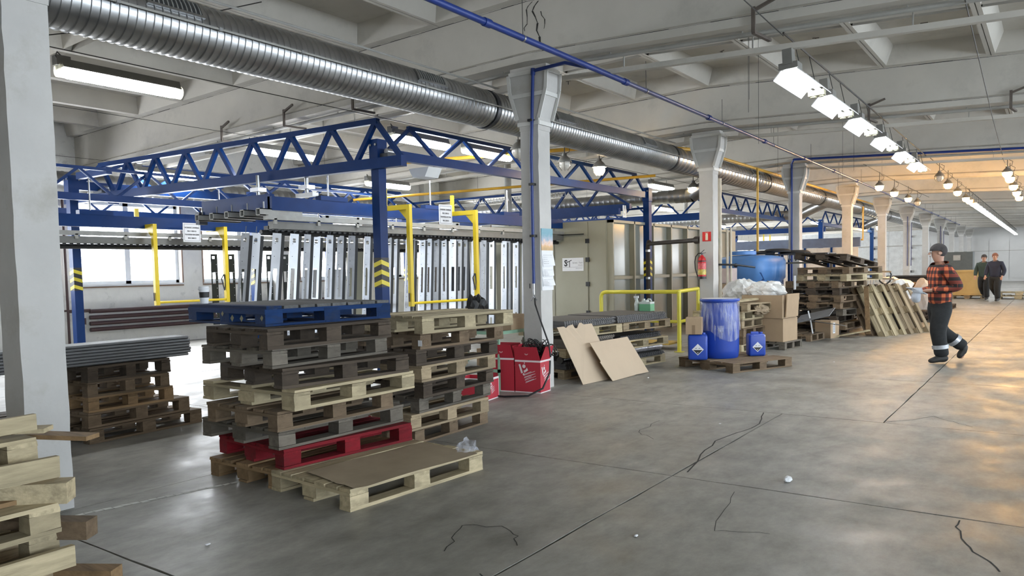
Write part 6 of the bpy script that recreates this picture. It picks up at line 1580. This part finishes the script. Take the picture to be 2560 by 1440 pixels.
    # jacket
    J = [(0, 0, .84, .195, .15), (0, 0, 1.02, .185, .145), (0, 0, 1.25, .20, .14), (0, -.01, 1.41, .17, .12), (0, .0, 1.49, .10, .09), (0, .01, 1.54, .078, .078)]; E_ = [(0, 1), (1, 2), (2, 3), (3, 4), (4, 5)]
    for (sh_, el, ha) in ((ls, le, lh), (rs, re, rh)):
        chain(3, [(*sh_, .085), (*el, .074), (*[el[i] + (ha[i] - el[i]) * .86 for i in range(3)], .055)])
    skel('jacket', J, E_, coat, t, 0)
    # trousers
    J = [(0, -.005, 1.0, .15, .115), (0, 0, .90, .16, .125)]; E_ = [(0, 1)]
    for (hip, kn, an) in ((lhip, lk, la), (rhip, rk, ra)):
        k = Vector(kn).lerp(Vector(an), 1.0); chain(1, [(hip[0], hip[1], .82, .135), (*Vector(hip).lerp(Vector(kn), .6), .122), (*kn, .108), (*Vector(kn).lerp(Vector(an), .5), .095), (*k, .098)])
    skel('trousers', J, E_, trs, t, 1)
    # boots
    for nm, an, to in (('left', la, lt), ('right', ra, rt)):
        a = Vector(an); b = Vector(to); d = (b - a)
        heel = a + Vector((0, -.06, -.05)) if an[2] < .12 else a + Vector((0, .03, -.10)); 
        J = [(*(a + Vector((0, 0, .06))), .06), (*a, .055), (*heel, .042), (*((a + b) / 2 + Vector((0, .02, -.01))), .05), (*(b + Vector((0, .02, .0))), .042, .032)]
        skel('boot', J, [(0, 1), (1, 2), (1, 3), (3, 4)], mat('boot_leather', (.02, .018, .016), rough=.6), t, 1)
    if band:
        rb = mat('reflective_band', (.45, .47, .5), rough=.3, metal=.3)
        for kn, an in ((lk, la), (rk, ra)):
            a = Vector(kn).lerp(Vector(an), .52); b = Vector(kn).lerp(Vector(an), .66); MB().tube([a, b], .101, 18).build('reflective_band', rb, t, world=False)
    if hold:
        MB().cbox((0, .30, 1.10), .26, .20, .012, Matrix.Rotation(.5, 3, 'X')).build('clipboard_paper', mat('paper_grey', (.45, .48, .52), rough=.6), t, world=False)
        o = skel('work_gloves', [(-.06, .27, 1.12, .075, .05), (-.12, .36, 1.09, .06, .04), (-.05, .33, 1.02, .10, .07), (.0, .30, .92, .075, .06)], [(0, 1), (0, 2), (2, 3)], mat('glove_grey', (.48, .51, .56), rough=.9), t, 0)
    return t
pantm = mat('work_trousers', (.012, .013, .014), rough=.85, var=.3, scale=20)
pl = at(2347, 908, z=0)
person((pl.x, pl.y + .05, 0), 118, 'person walking left in orange and black plaid jacket and dark trousers, holding grey gloves', plaid(), pantm, mat('dark_cap', (.045, .04, .04), rough=.9), 'walk', 1.0, True, True)
p2 = at(2487, 753, z=0)
person((p2.x, p2.y, 0), 160, 'person in navy jacket and black trousers walking in the distance', mat('navy_jacket', (.015, .018, .035), rough=.85), pantm, mat('auburn_hair', (.18, .07, .04), rough=.7), 'walk', 1.02)
p3 = at(2464, 747, z=0)
person((p3.x - .0, p3.y - 1.0, 0), 170, 'person in dark green jacket walking beside the one in navy, further back', mat('green_jacket', (.03, .05, .04), rough=.85), pantm, hairm, 'walk', 1.0)
person((p2.x + 2.0, p2.y + 2.5, 0), 150, 'person in black only just entering the picture at the right edge', mat('black_jacket', (.01, .01, .012), rough=.85), pantm, hairm, 'stand', 1.0)
